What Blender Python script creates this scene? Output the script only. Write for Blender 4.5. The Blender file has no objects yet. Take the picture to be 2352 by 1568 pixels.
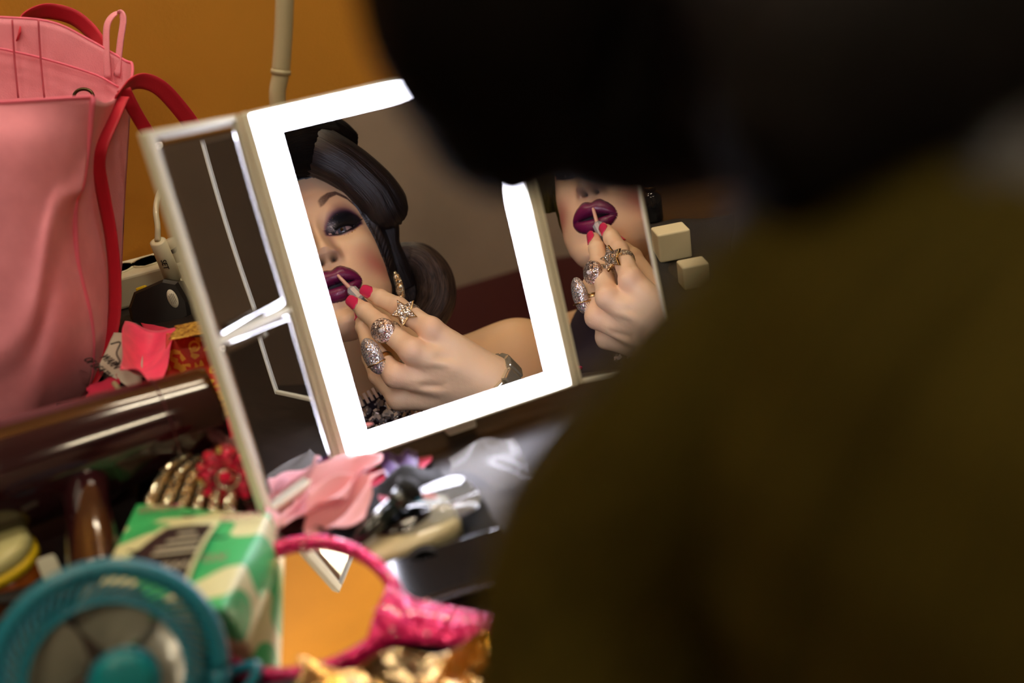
import bpy, bmesh, math, random
import numpy as np
from mathutils import Vector, Matrix
random.seed(7); rng = np.random.default_rng(7)
col = bpy.context.scene.collection
F_PX = 2287.0
# ------------------------------------------------------------------ frames
# cam coordinates: x right, y up, z forward (metres); the vanity mirror's plane is O, U (right), VD (down), N (towards viewer)
def ray(x, y): return np.array([(x-1176)/F_PX, (784-y)/F_PX, 1.0])
def unit(v): v = np.asarray(v, float); return v/np.linalg.norm(v)
O = np.array([-0.06550920591694995, 0.05920414817905037, 0.72])
U = np.array([0.9149571957619856, 0.2901547017110765, 0.2804702818451891])
VD = np.array([0.226556212289309, -0.944471085411271, 0.2380055703028337])
N = unit([0.3339545067767243, -0.15422262446545187, -0.9298869659837711])
MW, MH = 0.1444, 0.2211
PSI = math.radians(12)
UP = unit(math.cos(PSI)*(-VD)+math.sin(PSI)*N)
YV = unit(np.array([0, 0, 1.0])-UP*UP[2])
XV = np.cross(UP, YV)
DESK_Z = 0.74
CAMH = 0.385
C0 = np.array([0, 0, DESK_Z+CAMH])
R = np.array([XV, YV, UP])
def W(p): return np.asarray(p, float) @ R.T + C0          # cam -> world
def refl(p):                                              # mirror-side point -> real point (cam coords)
    p = np.asarray(p, float); return p-2*((p-O) @ N)[..., None]*N
def V(px, py, d): return ray(px, py)*d
KP = 1.03                                                 # the person sits a little further from the glass
def RV(p): return W(refl(np.asarray(p, float)*KP))
def D(px, py, h=0.0):                                     # world point on the desk (+h) seen at a place of the photo
    r = W(ray(px, py))-C0; t = (DESK_Z+h-C0[2])/r[2]; return C0+r*t
def PX(px, py, d): return W(ray(px, py)*d)
def s2l(c):
    c = np.array(c, float)/255.0
    return np.where(c <= .04045, c/12.92, ((c+.055)/1.055)**2.4)
def rgba(c): return tuple(float(v) for v in s2l(c))+(1.0,)
# ------------------------------------------------------------------ materials
def mat(name, c, rough=.5, metal=0.0, bump=0.0, bscale=60, var=0.0, vscale=8, coat=0.0, sss=0.0, emis=None, estr=0, trans=0.0, alpha=1.0, sheen=0.0, ior=1.45, c2=None, stretch=None):
    m = bpy.data.materials.new(name); m.use_nodes = True
    nt = m.node_tree; b = nt.nodes['Principled BSDF']
    b.inputs['Base Color'].default_value = rgba(c)
    b.inputs['Roughness'].default_value = rough; b.inputs['Metallic'].default_value = metal
    b.inputs['Coat Weight'].default_value = coat; b.inputs['Coat Roughness'].default_value = .08
    b.inputs['IOR'].default_value = ior
    b.inputs['Subsurface Weight'].default_value = sss; b.inputs['Subsurface Scale'].default_value = .006
    b.inputs['Subsurface Radius'].default_value = (1, .35, .2)
    b.inputs['Transmission Weight'].default_value = trans; b.inputs['Alpha'].default_value = alpha
    b.inputs['Sheen Weight'].default_value = sheen
    tc = nt.nodes.new('ShaderNodeTexCoord')
    vec = tc.outputs['Object']
    if stretch:
        mp = nt.nodes.new('ShaderNodeMapping'); mp.inputs['Scale'].default_value = stretch
        nt.links.new(vec, mp.inputs['Vector']); vec = mp.outputs['Vector']
    if var > 0 or c2:
        n = nt.nodes.new('ShaderNodeTexNoise'); n.inputs['Scale'].default_value = vscale; n.inputs['Detail'].default_value = 4
        nt.links.new(vec, n.inputs['Vector'])
        r = nt.nodes.new('ShaderNodeValToRGB')
        a = np.array(c, float); lo = a*(1-var); hi = np.minimum(a*(1+var), 255)
        if c2: lo, hi = a, np.array(c2, float)
        r.color_ramp.elements[0].position = .35; r.color_ramp.elements[1].position = .65
        r.color_ramp.elements[0].color = rgba(lo); r.color_ramp.elements[1].color = rgba(hi)
        nt.links.new(n.outputs['Fac'], r.inputs['Fac']); nt.links.new(r.outputs['Color'], b.inputs['Base Color'])
    if bump > 0:
        n = nt.nodes.new('ShaderNodeTexNoise'); n.inputs['Scale'].default_value = bscale; n.inputs['Detail'].default_value = 3
        nt.links.new(vec, n.inputs['Vector'])
        bp = nt.nodes.new('ShaderNodeBump'); bp.inputs['Strength'].default_value = bump; bp.inputs['Distance'].default_value = .002
        nt.links.new(n.outputs['Fac'], bp.inputs['Height']); nt.links.new(bp.outputs['Normal'], b.inputs['Normal'])
    if emis is not None:
        b.inputs['Emission Color'].default_value = rgba(emis); b.inputs['Emission Strength'].default_value = estr
    return m
def mat_pave(name, c, scale=900, metal=.9, rough=.18, c2=None, strength=.9, coat=0):
    """set stones: every voronoi cell tilts its own way, so the metal / glitter sparkles under the lamps"""
    m = bpy.data.materials.new(name); m.use_nodes = True
    nt = m.node_tree; b = nt.nodes['Principled BSDF']
    b.inputs['Metallic'].default_value = metal; b.inputs['Roughness'].default_value = rough
    b.inputs['Coat Weight'].default_value = coat
    tc = nt.nodes.new('ShaderNodeTexCoord')
    v = nt.nodes.new('ShaderNodeTexVoronoi'); v.inputs['Scale'].default_value = scale
    nt.links.new(tc.outputs['Object'], v.inputs['Vector'])
    geo = nt.nodes.new('ShaderNodeNewGeometry')
    sub = nt.nodes.new('ShaderNodeVectorMath'); sub.operation = 'SUBTRACT'; sub.inputs[1].default_value = (.5, .5, .5)
    nt.links.new(v.outputs['Color'], sub.inputs[0])
    sc = nt.nodes.new('ShaderNodeVectorMath'); sc.operation = 'SCALE'; sc.inputs['Scale'].default_value = strength
    nt.links.new(sub.outputs[0], sc.inputs[0])
    ad = nt.nodes.new('ShaderNodeVectorMath'); ad.operation = 'ADD'
    nt.links.new(sc.outputs[0], ad.inputs[0]); nt.links.new(geo.outputs['Normal'], ad.inputs[1])
    nm = nt.nodes.new('ShaderNodeVectorMath'); nm.operation = 'NORMALIZE'
    nt.links.new(ad.outputs[0], nm.inputs[0]); nt.links.new(nm.outputs[0], b.inputs['Normal'])
    r = nt.nodes.new('ShaderNodeValToRGB')
    r.color_ramp.elements[0].color = rgba(c2 or tuple(np.array(c)*.55)); r.color_ramp.elements[1].color = rgba(c)
    r.color_ramp.elements[1].position = .6
    sep = nt.nodes.new('ShaderNodeSeparateColor'); nt.links.new(v.outputs['Color'], sep.inputs[0])
    nt.links.new(sep.outputs[0], r.inputs['Fac']); nt.links.new(r.outputs['Color'], b.inputs['Base Color'])
    return m
# ------------------------------------------------------------------ objects
BASE = {}
def empty(name, loc, label=None, cat=None, group=None):
    o = bpy.data.objects.new(name, None); col.objects.link(o); o.location = Vector(loc); o.empty_display_size = .02
    BASE[o.name] = np.array(loc, float)
    tag(o, label, cat, group); return o
def tag(o, label=None, cat=None, group=None, kind=None):
    if label: o['label'] = label
    if cat: o['category'] = cat
    if group: o['group'] = group
    if kind: o['kind'] = kind
    return o
def mk(name, verts, faces, m, parent=None, smooth=True, fixn=True, colors=None, uvs=None, mats=None, midx=None):
    verts = np.asarray(verts, float)
    if parent is not None: base = BASE[parent.name]
    else:
        base = verts.mean(0); base = np.array([base[0], base[1], verts[:, 2].min()])
    me = bpy.data.meshes.new(name)
    me.from_pydata((verts-base).tolist(), [], [list(map(int, f)) for f in faces]) if not isinstance(faces, np.ndarray) else _quads(me, verts-base, faces)
    me.update()
    if fixn:
        bm = bmesh.new(); bm.from_mesh(me); bmesh.ops.recalc_face_normals(bm, faces=bm.faces); bm.to_mesh(me); bm.free()
    for mm in (mats or [m]): me.materials.append(mm)
    if midx is not None: me.polygons.foreach_set('material_index', np.asarray(midx, np.int32))
    me.polygons.foreach_set('use_smooth', np.full(len(me.polygons), smooth))
    if colors is not None:
        a = me.color_attributes.new('paint', 'FLOAT_COLOR', 'POINT')
        a.data.foreach_set('color', np.concatenate([colors, np.ones((len(colors), 1))], 1).astype(np.float32).ravel())
    if uvs is not None:
        uvl = me.uv_layers.new(name='UVMap'); li = np.empty(len(me.loops), np.int32); me.loops.foreach_get('vertex_index', li)
        uvl.data.foreach_set('uv', np.asarray(uvs, np.float32)[li].ravel())
    o = bpy.data.objects.new(name, me); col.objects.link(o)
    if parent is not None: o.parent = parent
    else: o.location = Vector(base)
    BASE[o.name] = base
    return o
def _quads(me, v, f):
    f = np.asarray(f, np.int32)
    me.vertices.add(len(v)); me.vertices.foreach_set('co', v.astype(np.float32).ravel())
    k = f.shape[1]; me.loops.add(f.size); me.loops.foreach_set('vertex_index', f.ravel())
    me.polygons.add(len(f)); me.polygons.foreach_set('loop_start', np.arange(0, f.size, k, dtype=np.int32))
    me.polygons.foreach_set('loop_total', np.full(len(f), k, np.int32)); me.update(calc_edges=True); me.validate()
def structure(o): o['kind'] = 'structure'; return o
class MB:
    """collects shapes of one part"""
    def __init__(s): s.v = []; s.f = []; s.n = 0
    def add(s, v, f):
        v = np.asarray(v, float); s.v.append(v); s.f += [[int(i)+s.n for i in q] for q in f]; s.n += len(v); return s
    def mk(s, name, m, parent=None, **k): return mk(name, np.concatenate(s.v), s.f, m, parent, **k)
def grid_faces(nu, nv, cu=False, cv=False):
    f = []
    for i in range(nu-(0 if cu else 1)):
        for j in range(nv-(0 if cv else 1)):
            a = i*nv+j; b = ((i+1) % nu)*nv+j; c = ((i+1) % nu)*nv+(j+1) % nv; d = i*nv+(j+1) % nv
            f.append([a, b, c, d])
    return f
def box(c, ax, ay, az, bev=0.0):
    """box from centre and three half-axis vectors; bev: chamfer in metres"""
    c, ax, ay, az = [np.asarray(t, float) for t in (c, ax, ay, az)]
    L = [np.linalg.norm(t) for t in (ax, ay, az)]
    bm = bmesh.new(); bmesh.ops.create_cube(bm, size=2.0)
    for v in bm.verts: v.co = Vector((v.co.x*L[0], v.co.y*L[1], v.co.z*L[2]))
    if bev > 0: bmesh.ops.bevel(bm, geom=list(bm.edges), offset=bev, segments=3, profile=.5, affect='EDGES', clamp_overlap=True)
    bm.verts.index_update()
    vs = np.array([v.co[:] for v in bm.verts]); fs = [[v.index for v in f.verts] for f in bm.faces]; bm.free()
    A = np.array([unit(ax), unit(ay), unit(az)])
    return vs @ A + c, fs
def spline(P, n):
    """Catmull-Rom through rows of P"""
    P = np.asarray(P, float); k = len(P)
    Q = np.vstack([2*P[0]-P[1], P, 2*P[-1]-P[-2]]); out = []
    for t in np.linspace(0, k-1, n):
        i = min(int(t), k-2); u = t-i; a, b, c, d = Q[i:i+4]
        out.append(.5*((2*b)+(-a+c)*u+(2*a-5*b+4*c-d)*u*u+(-a+3*b-3*c+d)*u**3))
    return np.array(out)
def tube(P, r, n=16, flat=1.0, flatdir=None, cap=True):
    """swept tube; r scalar or per point; flat squeezes across flatdir"""
    P = np.asarray(P, float); k = len(P); r = np.full(k, float(r)) if np.isscalar(r) else np.asarray(r, float)
    T = np.gradient(P, axis=0); T /= np.linalg.norm(T, axis=1)[:, None]+1e-12
    ref = np.array([0, 0, 1.0]) if flatdir is None else unit(flatdir)
    if abs(T[0] @ ref) > .95: ref = np.array([1.0, 0, 0])
    a = unit(np.cross(T[0], ref)); vs = []
    for i in range(k):
        a = unit(a-T[i]*(a @ T[i])); b = np.cross(T[i], a)
        if flatdir is not None:
            b = unit(flatdir-T[i]*(np.asarray(flatdir) @ T[i])); a = np.cross(b, T[i])
        for j in range(n):
            t = 2*math.pi*j/n; vs.append(P[i]+a*math.cos(t)*r[i]+b*math.sin(t)*r[i]*flat)
    f = grid_faces(k, n, cv=True)
    if cap: f.append(list(range(n))[::-1]); f.append(list(range((k-1)*n, k*n)))
    return np.array(vs), f
def ball(c, r, nu=16, nv=10, sc=(1, 1, 1), axes=None):
    vs = []; A = np.eye(3) if axes is None else np.asarray(axes, float)
    for i in range(nv+1):
        th = math.pi*i/nv
        for j in range(nu):
            ph = 2*math.pi*j/nu; vs.append([r*sc[0]*math.sin(th)*math.cos(ph), r*sc[1]*math.sin(th)*math.sin(ph), r*sc[2]*math.cos(th)])
    return np.array(vs) @ A+np.asarray(c), grid_faces(nv+1, nu, cv=True)
def prism(outline, c, ax, ay, az, h, bev=0.0):
    """outline (n,2) in ax,ay plane extruded h along az"""
    ol = np.asarray(outline, float); n = len(ol); c = np.asarray(c, float)
    ax, ay, az = unit(ax), unit(ay), unit(az)
    rings = [(1.0, 0), (1.0, h)] if bev <= 0 else [(1.0, 0), (1.0, h-bev), (1-bev/max(np.abs(ol).max(), 1e-6), h)]
    vs = np.concatenate([c+ol[:, :1]*s*ax+ol[:, 1:]*s*ay+az*z for s, z in rings])
    f = grid_faces(len(rings), n, cv=True); f.append(list(range(n))[::-1]); f.append(list(range((len(rings)-1)*n, len(rings)*n)))
    return vs, f
def ribbon(P, w, wdir, th=.0008, n=None, twist=None):
    """thin strap: centre line P, width w along wdir (vector or per point)"""
    P = np.asarray(P, float)
    if n: P = spline(P, n)
    k = len(P); wd = np.asarray(wdir, float)
    if wd.ndim == 1: wd = np.tile(wd, (k, 1))
    elif len(wd) != k: wd = spline(wd, k)
    ww = np.full(k, w) if np.isscalar(w) else np.interp(np.linspace(0, 1, k), np.linspace(0, 1, len(w)), w)
    T = np.gradient(P, axis=0); vs = []
    for i in range(k):
        t = unit(T[i]); a = unit(wd[i]-t*(wd[i] @ t)); b = np.cross(t, a)
        for s, q in ((-1, -1), (-.5, -1), (0, -1), (.5, -1), (1, -1), (1, 1), (.5, 1), (0, 1), (-.5, 1), (-1, 1)):
            vs.append(P[i]+a*s*ww[i]/2+b*q*th/2)
    f = grid_faces(k, 10, cv=True); f.append(list(range(10))[::-1]); f.append(list(range((k-1)*10, k*10)))
    return np.array(vs), f
def text(s, size, c, ax, ay, m, name, parent, th=.0003):
    cu = bpy.data.curves.new(name, 'FONT'); cu.body = s; cu.size = size; cu.extrude = th; cu.align_x = 'CENTER'; cu.align_y = 'CENTER'; cu.resolution_u = 3
    o = bpy.data.objects.new('tmp', cu); col.objects.link(o)
    dg = bpy.context.evaluated_depsgraph_get(); me = o.evaluated_get(dg).to_mesh()
    v = np.array([q.co[:] for q in me.vertices]); f = [list(p.vertices) for p in me.polygons]
    o.evaluated_get(dg).to_mesh_clear(); bpy.data.objects.remove(o)
    ax = unit(ax); az = unit(np.cross(ax, ay)); ay = np.cross(az, ax)
    w = np.asarray(c)+v[:, :1]*ax+v[:, 1:2]*ay+v[:, 2:]*az
    return mk(name, w, f, m, parent, smooth=False, fixn=False)
def noise3(p, sc, seed=0):
    """cheap smooth noise from sines, -1..1"""
    r = np.random.default_rng(seed); out = 0
    for k in range(5):
        d = r.normal(size=3); d /= np.linalg.norm(d); out = out+np.sin((p @ d)*sc*(.6+.35*k)+r.uniform(0, 6.28))
    return out/5*1.6
# ------------------------------------------------------------------ signed distance modelling
class SDF:
    def __init__(s, lo, hi, h):
        s.lo = np.asarray(lo, float); s.h = h; s.n = np.ceil((np.asarray(hi)-s.lo)/h).astype(int)+1
        s.F = np.full(s.n, .05, np.float32)
    def _sub(s, lo, hi):
        i0 = np.clip(np.floor((lo-s.lo)/s.h).astype(int), 0, s.n); i1 = np.clip(np.ceil((hi-s.lo)/s.h).astype(int)+1, 0, s.n)
        if (i1 <= i0).any(): return None
        ax = [(s.lo[k]+np.arange(i0[k], i1[k])*s.h).astype(np.float32) for k in range(3)]
        return tuple(slice(i0[k], i1[k]) for k in range(3)), np.meshgrid(*ax, indexing='ij', sparse=True)
    def _put(s, sl, d, k, neg=False):
        A = s.F[sl]
        if neg:
            d = -d; h = np.clip(.5-.5*(d-A)/k, 0, 1) if k > 0 else (d < A)
            s.F[sl] = A*h+d*(1-h)+(k*h*(1-h) if k > 0 else 0); return
        if k <= 0: s.F[sl] = np.minimum(A, d); return
        h = np.clip(.5+.5*(A-d)/k, 0, 1); s.F[sl] = A*(1-h)+d*h-k*h*(1-h)
    def cap(s, a, b, ra, rb, k=.004, neg=False):
        a = np.asarray(a, float); b = np.asarray(b, float); m = max(ra, rb)+k+3*s.h
        q = s._sub(np.minimum(a, b)-m, np.maximum(a, b)+m)
        if q is None: return
        sl, (X, Y, Z) = q; ba = b-a; L = ba @ ba+1e-12
        t = np.clip(((X-a[0])*ba[0]+(Y-a[1])*ba[1]+(Z-a[2])*ba[2])/L, 0, 1)
        d = np.sqrt((X-a[0]-t*ba[0])**2+(Y-a[1]-t*ba[1])**2+(Z-a[2]-t*ba[2])**2)-(ra+(rb-ra)*t)
        s._put(sl, d.astype(np.float32), k, neg)
    def ell(s, c, r, axes=np.eye(3), k=.004, neg=False):
        c = np.asarray(c, float); r = np.asarray(r, float); A = np.asarray(axes, float); m = r.max()+k+3*s.h
        q = s._sub(c-m, c+m)
        if q is None: return
        sl, (X, Y, Z) = q; x, y, z = X-c[0], Y-c[1], Z-c[2]
        e = [(A[i, 0]*x+A[i, 1]*y+A[i, 2]*z)/r[i] for i in range(3)]
        g = np.sqrt(e[0]**2+e[1]**2+e[2]**2); g2 = np.sqrt((e[0]/r[0])**2+(e[1]/r[1])**2+(e[2]/r[2])**2)+1e-9
        s._put(sl, (g*(g-1)/g2).astype(np.float32), k, neg)
    def mesh(s):
        F = s.F; I = F < 0; n = np.array(F.shape)
        acc = np.zeros(tuple(n-1)+(3,), np.float32); cnt = np.zeros(tuple(n-1), np.float32)
        off = [(0, 0), (0, 1), (1, 0), (1, 1)]
        for ax in range(3):
            o = [k for k in range(3) if k != ax]
            s0 = [slice(None)]*3; s1 = [slice(None)]*3; s0[ax] = slice(0, -1); s1[ax] = slice(1, None)
            f0, f1 = F[tuple(s0)], F[tuple(s1)]; cr = I[tuple(s0)] != I[tuple(s1)]
            t = np.where(cr, f0/(f0-f1+1e-20), 0)
            for (p, q) in off:
                sl = [slice(None)]*3; sl[o[0]] = slice(p, n[o[0]]-1+p); sl[o[1]] = slice(q, n[o[1]]-1+q); sl = tuple(sl)
                c = cr[sl]; cnt += c
                acc[..., ax] += np.where(c, t[sl], 0); acc[..., o[0]] += c*p; acc[..., o[1]] += c*q
        act = cnt > 0; idx = np.full(act.shape, -1, np.int64); idx[act] = np.arange(act.sum())
        ii = np.argwhere(act); v = s.lo+(ii+acc[act]/cnt[act][:, None])*s.h
        fs = []
        for ax in range(3):
            o = [k for k in range(3) if k != ax]
            s0 = [slice(1, -1)]*3; s1 = [slice(1, -1)]*3; s0[ax] = slice(0, -1); s1[ax] = slice(1, None)
            cr = I[tuple(s0)] != I[tuple(s1)]; e = np.argwhere(cr)
            e[:, o[0]] += 1; e[:, o[1]] += 1
            def cell(dp, dq):
                c = e.copy(); c[:, o[0]] += dp; c[:, o[1]] += dq; return idx[c[:, 0], c[:, 1], c[:, 2]]
            fs.append(np.stack([cell(-1, -1), cell(0, -1), cell(0, 0), cell(-1, 0)], 1))
        f = np.concatenate(fs); f = f[(f >= 0).all(1)]
        return v, f
# ------------------------------------------------------------------ room
nw2 = unit(np.array([(N @ XV), (N @ YV), 0.0]))           # wall normal (into the room), horizontal
wa = np.array([-nw2[1], nw2[0], 0.0]);
if wa[0] < 0: wa = -wa                                    # along the wall, to the right
WP = PX(290, 690, 1.0)-C0; WP = C0+WP*1.21; WP[2] = 0      # a point of the wall
def room(a, b, z): return np.array([WP[0], WP[1], 0])+wa*a+nw2*b+np.array([0, 0, z])
M_wall = mat('ochre_wall_paint', (192, 132, 36), .75, bump=.15, bscale=220, var=.05, vscale=3)
M_rear = mat('taupe_wall_paint', (150, 136, 122), .85, bump=.1, bscale=150, var=.06, vscale=2)
M_ceil = mat('brown_ceiling_paint', (128, 104, 92), .85, bump=.1, bscale=120)
M_floor = mat('dark_carpet', (60, 48, 42), .95, bump=.4, bscale=400)
def slab(name, c, a, b, z, m): return structure(MB().add(*box(c, wa*a, nw2*b, np.array([0, 0, z]))).mk(name, m, smooth=False))
slab('wall_back', room(.2, -.05, 1.3), 2.6, .05, 1.3, M_wall)
slab('wall_rear', room(.2, 3.35, 1.3), 2.6, .05, 1.3, M_rear)
slab('wall_left', room(-2.35, 1.65, 1.3), .05, 1.75, 1.3, M_rear)
slab('wall_right', room(2.75, 1.65, 1.3), .05, 1.75, 1.3, M_rear)
slab('ceiling', room(.2, 1.65, 2.63), 2.6, 1.75, .03, M_ceil)
slab('floor', room(.2, 1.65, -.03), 2.6, 1.75, .03, M_floor)
slab('baseboard_rear', room(.2, 3.25, .06), 2.5, .01, .06, mat('dark_baseboard', (70, 50, 40), .5))
M_maroon = mat('maroon_wainscot', (84, 34, 34), .6, bump=.1, bscale=80)
def wain_h():
    d = ray(1120, 640); d = d/np.linalg.norm(d); p = d*((O @ N)/(d @ N)); r = d-2*(d @ N)*N; pw = W(p); rw_ = W(r)-C0
    t = ((3.29)-(pw-WP) @ nw2)/(rw_ @ nw2); return (pw+rw_*t)[2]
WH = wain_h(); print('WAINSCOT', WH)
WH = min(max(WH, .3), 2.3)
slab('trim_1', room(.2, 3.28, WH/2), 2.5, .018, WH/2, M_maroon)
M_wood = mat('dark_desk_laminate', (30, 24, 22), .4, bump=.05, bscale=80, var=.2, vscale=20, stretch=(1, 8, 8))
desk = empty('dressing_table', room(.1, .45, 0), 'dark laminate dressing table against the ochre wall, covered with makeup and costume clutter', 'table')
MB().add(*box(room(.1, .43, DESK_Z-.015), wa*1.1, nw2*.425, np.array([0, 0, .015]), .003)).mk('table_top', M_wood, desk, smooth=False)
for a in (-.95, 1.15):
    for b in (.06, .8): MB().add(*box(room(a, b, (DESK_Z-.03)/2), wa*.025, nw2*.025, np.array([0, 0, (DESK_Z-.03)/2]))).mk('leg', M_wood, desk, smooth=False)
# ceiling fluorescent lamps
def tube_lamp(a0, b0, a1, b1, z, col_, strn, r, label):
    p0, p1 = room(a0, b0, z), room(a1, b1, z); d = unit(p1-p0); s = np.cross(d, [0, 0, 1.0])
    t = empty('tube_lamp', (p0+p1)/2+np.array([0, 0, .05]), label, 'lamp', 'ceiling tube lamps above the dressing table')
    MB().add(*box((p0+p1)/2+np.array([0, 0, .045]), (p1-p0)/2*1.03, s*.045, np.array([0, 0, .02]), .006)).mk('housing', mat('lamp_housing', (225, 222, 215), .4), t, smooth=False)
    MB().add(*tube([p0+d*.01, p1-d*.01], r, 16)).mk('lamp_tube', mat('lit_lamp_tube', (255, 255, 255), .5, emis=col_, estr=strn), t)
    for p in (p0, p1): MB().add(*box(p+np.array([0, 0, .01]), d*.012, s*.018, np.array([0, 0, .03]), .003)).mk('end_cap', mat('lamp_end_cap', (200, 198, 190), .4), t, smooth=False)
TL = 128.0
tube_lamp(-.75, .53, -.2, .47, 2.45, (255, 238, 208), TL, .016, 'left warm white tube lamp on the ceiling, nearest the tote bag')
tube_lamp(.35, .44, .9, .40, 2.45, (255, 238, 208), TL, .016, 'right warm white tube lamp on the ceiling, over the mirror')
tube_lamp(-.7, 2.0, -.1, 2.06, 2.45, (255, 236, 200), 100.0, .018, 'left tube lamp on the ceiling behind the person')
tube_lamp(.5, 2.06, 1.1, 2.0, 2.45, (255, 236, 200), 100.0, .018, 'right tube lamp on the ceiling behind the person')
lp = empty('added_fill_lamp', room(.32, .05, 1.95), 'added warm white tube lamp, unseen above the mirror, brightening the person', 'lamp')  # added lamp out of view, brightens the face from the front
MB().add(*box(room(.32, .03, 1.95), wa*.15, nw2*.03, np.array([0, 0, .03]), .004)).mk('housing', mat('lamp_housing', (225, 222, 215), .4), lp, smooth=False)
MB().add(*tube([room(.19, .085, 1.95), room(.45, .085, 1.95)], .02, 16)).mk('lamp_tube', mat('lit_fill_tube', (255, 255, 255), .5, emis=(255, 236, 204), estr=55.0), lp)
world = bpy.data.worlds.new('World'); bpy.context.scene.world = world; world.use_nodes = True
world.node_tree.nodes['Background'].inputs['Color'].default_value = (.02, .018, .015, 1); world.node_tree.nodes['Background'].inputs['Strength'].default_value = .3
# ------------------------------------------------------------------ vanity mirror
M_wht = mat('cream_white_plastic', (236, 234, 212), .4, coat=.1)
M_glass = mat('mirror_glass', (212, 212, 216), .0, 1.0)
M_led = mat('lit_led_strip', (255, 255, 255), .4, emis=(236, 236, 255), estr=26.0)
mir = empty('vanity_mirror', W(O+VD*(MH/2+.02)-N*.004), 'white trifold vanity mirror with a glowing light strip round its centre glass', 'mirror')
hw, hh = MW/2+.0235, MH/2+.0165
def frame_bars(o, u, v, n, x0, x1, y0, y1, wid, th, mb, cross=None):
    """rectangular frame in the u,v plane; wid: (left,right,top,bottom) bar widths; from depth -th to 0 along n"""
    l, r, t, b = wid
    def bar(xa, xb, ya, yb): mb.add(*box(o+u*(xa+xb)/2+v*(ya+yb)/2-n*th/2, u*(xb-xa)/2, v*(yb-ya)/2, n*th/2, .0012))
    bar(x0, x0+l, y0, y1); bar(x1-r, x1, y0, y1); bar(x0+l, x1-r, y0, y0+t); bar(x0+l, x1-r, y1-b, y1)
    if cross: bar(x0+l, x1-r, cross-.0011, cross+.0011)
def cw(f): return lambda *a: f(*a)
def mkc(mb, name, m, parent, **k):                       # MB filled in cam coords -> world
    return mk(name, W(np.concatenate(mb.v)), mb.f, m, parent, **k)
mb = MB(); frame_bars(O+N*.0035, U, VD, N, -hw, hw, -hh, hh, (.0065, .0065, .0022, .0022), .0125, mb)
mb.add(*box(O-N*.0075, U*(hw-.001), VD*(hh-.001), N*.0022, .001)); mkc(mb, 'frame', M_wht, mir, smooth=False)
mb = MB().add(*box(O-N*.0006, U*(MW/2), VD*(MH/2), N*.0006)); mkc(mb, 'mirror_pane', M_glass, mir, smooth=False)
mb = MB(); frame_bars(O+N*.0008, U, VD, N, -hw+.0065, hw-.0065, -hh+.0022, hh-.0022, (hw-.0065-MW/2, hw-.0065-MW/2, hh-.0022-MH/2, hh-.0022-MH/2), .003, mb)
mkc(mb, 'light_strip', M_led, mir, smooth=False)
# left wing
LA, LWID = math.radians(43.6), .084
ul = U*math.cos(LA)-N*math.sin(LA)      # pointing right, towards the hinge
nl = N*math.cos(LA)+U*math.sin(LA)
ol = O-U*hw+N*.002
wl = MB(); frame_bars(ol, ul, VD, nl, -LWID, -.0005, -hh, hh, (.0075, .003, .0042, .0042), .007, wl, cross=.008)
wl.add(*box(ol-ul*LWID/2-nl*.0058, ul*(LWID/2-.001), VD*(hh-.001), nl*.0012))
lw = mkc(wl, 'wing_frame', M_wht, mir, smooth=False)
tag(lw, 'left folding wing with two magnifying panes')
def pane(o, u, n, x0, x1, y0, y1, curve, dep, name, parent):
    """slightly concave pane (magnifying)"""
    nn = 15; vs = []; k = .5*curve
    for s in (0, 1):
        for i in range(nn):
            for j in range(nn):
                x = x0+(x1-x0)*i/(nn-1); y = y0+(y1-y0)*j/(nn-1)
                q = ((x-(x0+x1)/2)**2+(y-(y0+y1)/2)**2)*k
                vs.append(o+u*x+VD*y+n*(-dep+(q if s == 0 else -.0015)))
    g = grid_faces(nn, nn); f = g+[[a+nn*nn for a in q[::-1]] for q in g]
    e = [i*nn for i in range(nn)]+[(nn-1)*nn+j for j in range(1, nn)]+[i*nn+nn-1 for i in range(nn-2, -1, -1)]+[j for j in range(nn-2, 0, -1)]
    for a, b in zip(e, e[1:]+e[:1]): f.append([a, b, b+nn*nn, a+nn*nn])
    return mk(name, W(np.array(vs)), f, M_glass, parent, smooth=True)
pane(ol, ul, nl, -LWID+.0075, -.0035, -hh+.0042, .0069, .35, .0022, 'magnifying_pane', lw)
pane(ol, ul, nl, -LWID+.0075, -.0035, .0091, hh-.0042, .35, .0022, 'magnifying_pane', lw)
# right wing
RA, RWID = math.radians(20.7), .0775
ur = U*math.cos(RA)+N*math.sin(RA); nr = N*math.cos(RA)-U*math.sin(RA); orr = O+U*hw+N*.002
wr = MB(); frame_bars(orr, ur, VD, nr, .0005, RWID, -hh, hh, (.003, .0028, .004, .004), .007, wr)
wr.add(*box(orr+ur*RWID/2-nr*.0058, ur*(RWID/2-.001), VD*(hh-.001), nr*.0012))
rw = mkc(wr, 'wing_frame', M_wht, mir, smooth=False)
tag(rw, 'right folding wing with one plain pane')
mb = MB().add(*box(orr+ur*(RWID/2)-nr*.0026, ur*(RWID/2-.0025), VD*(hh-.004), nr*.0008)); mkc(mb, 'mirror_pane', M_glass, rw, smooth=False)
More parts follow.
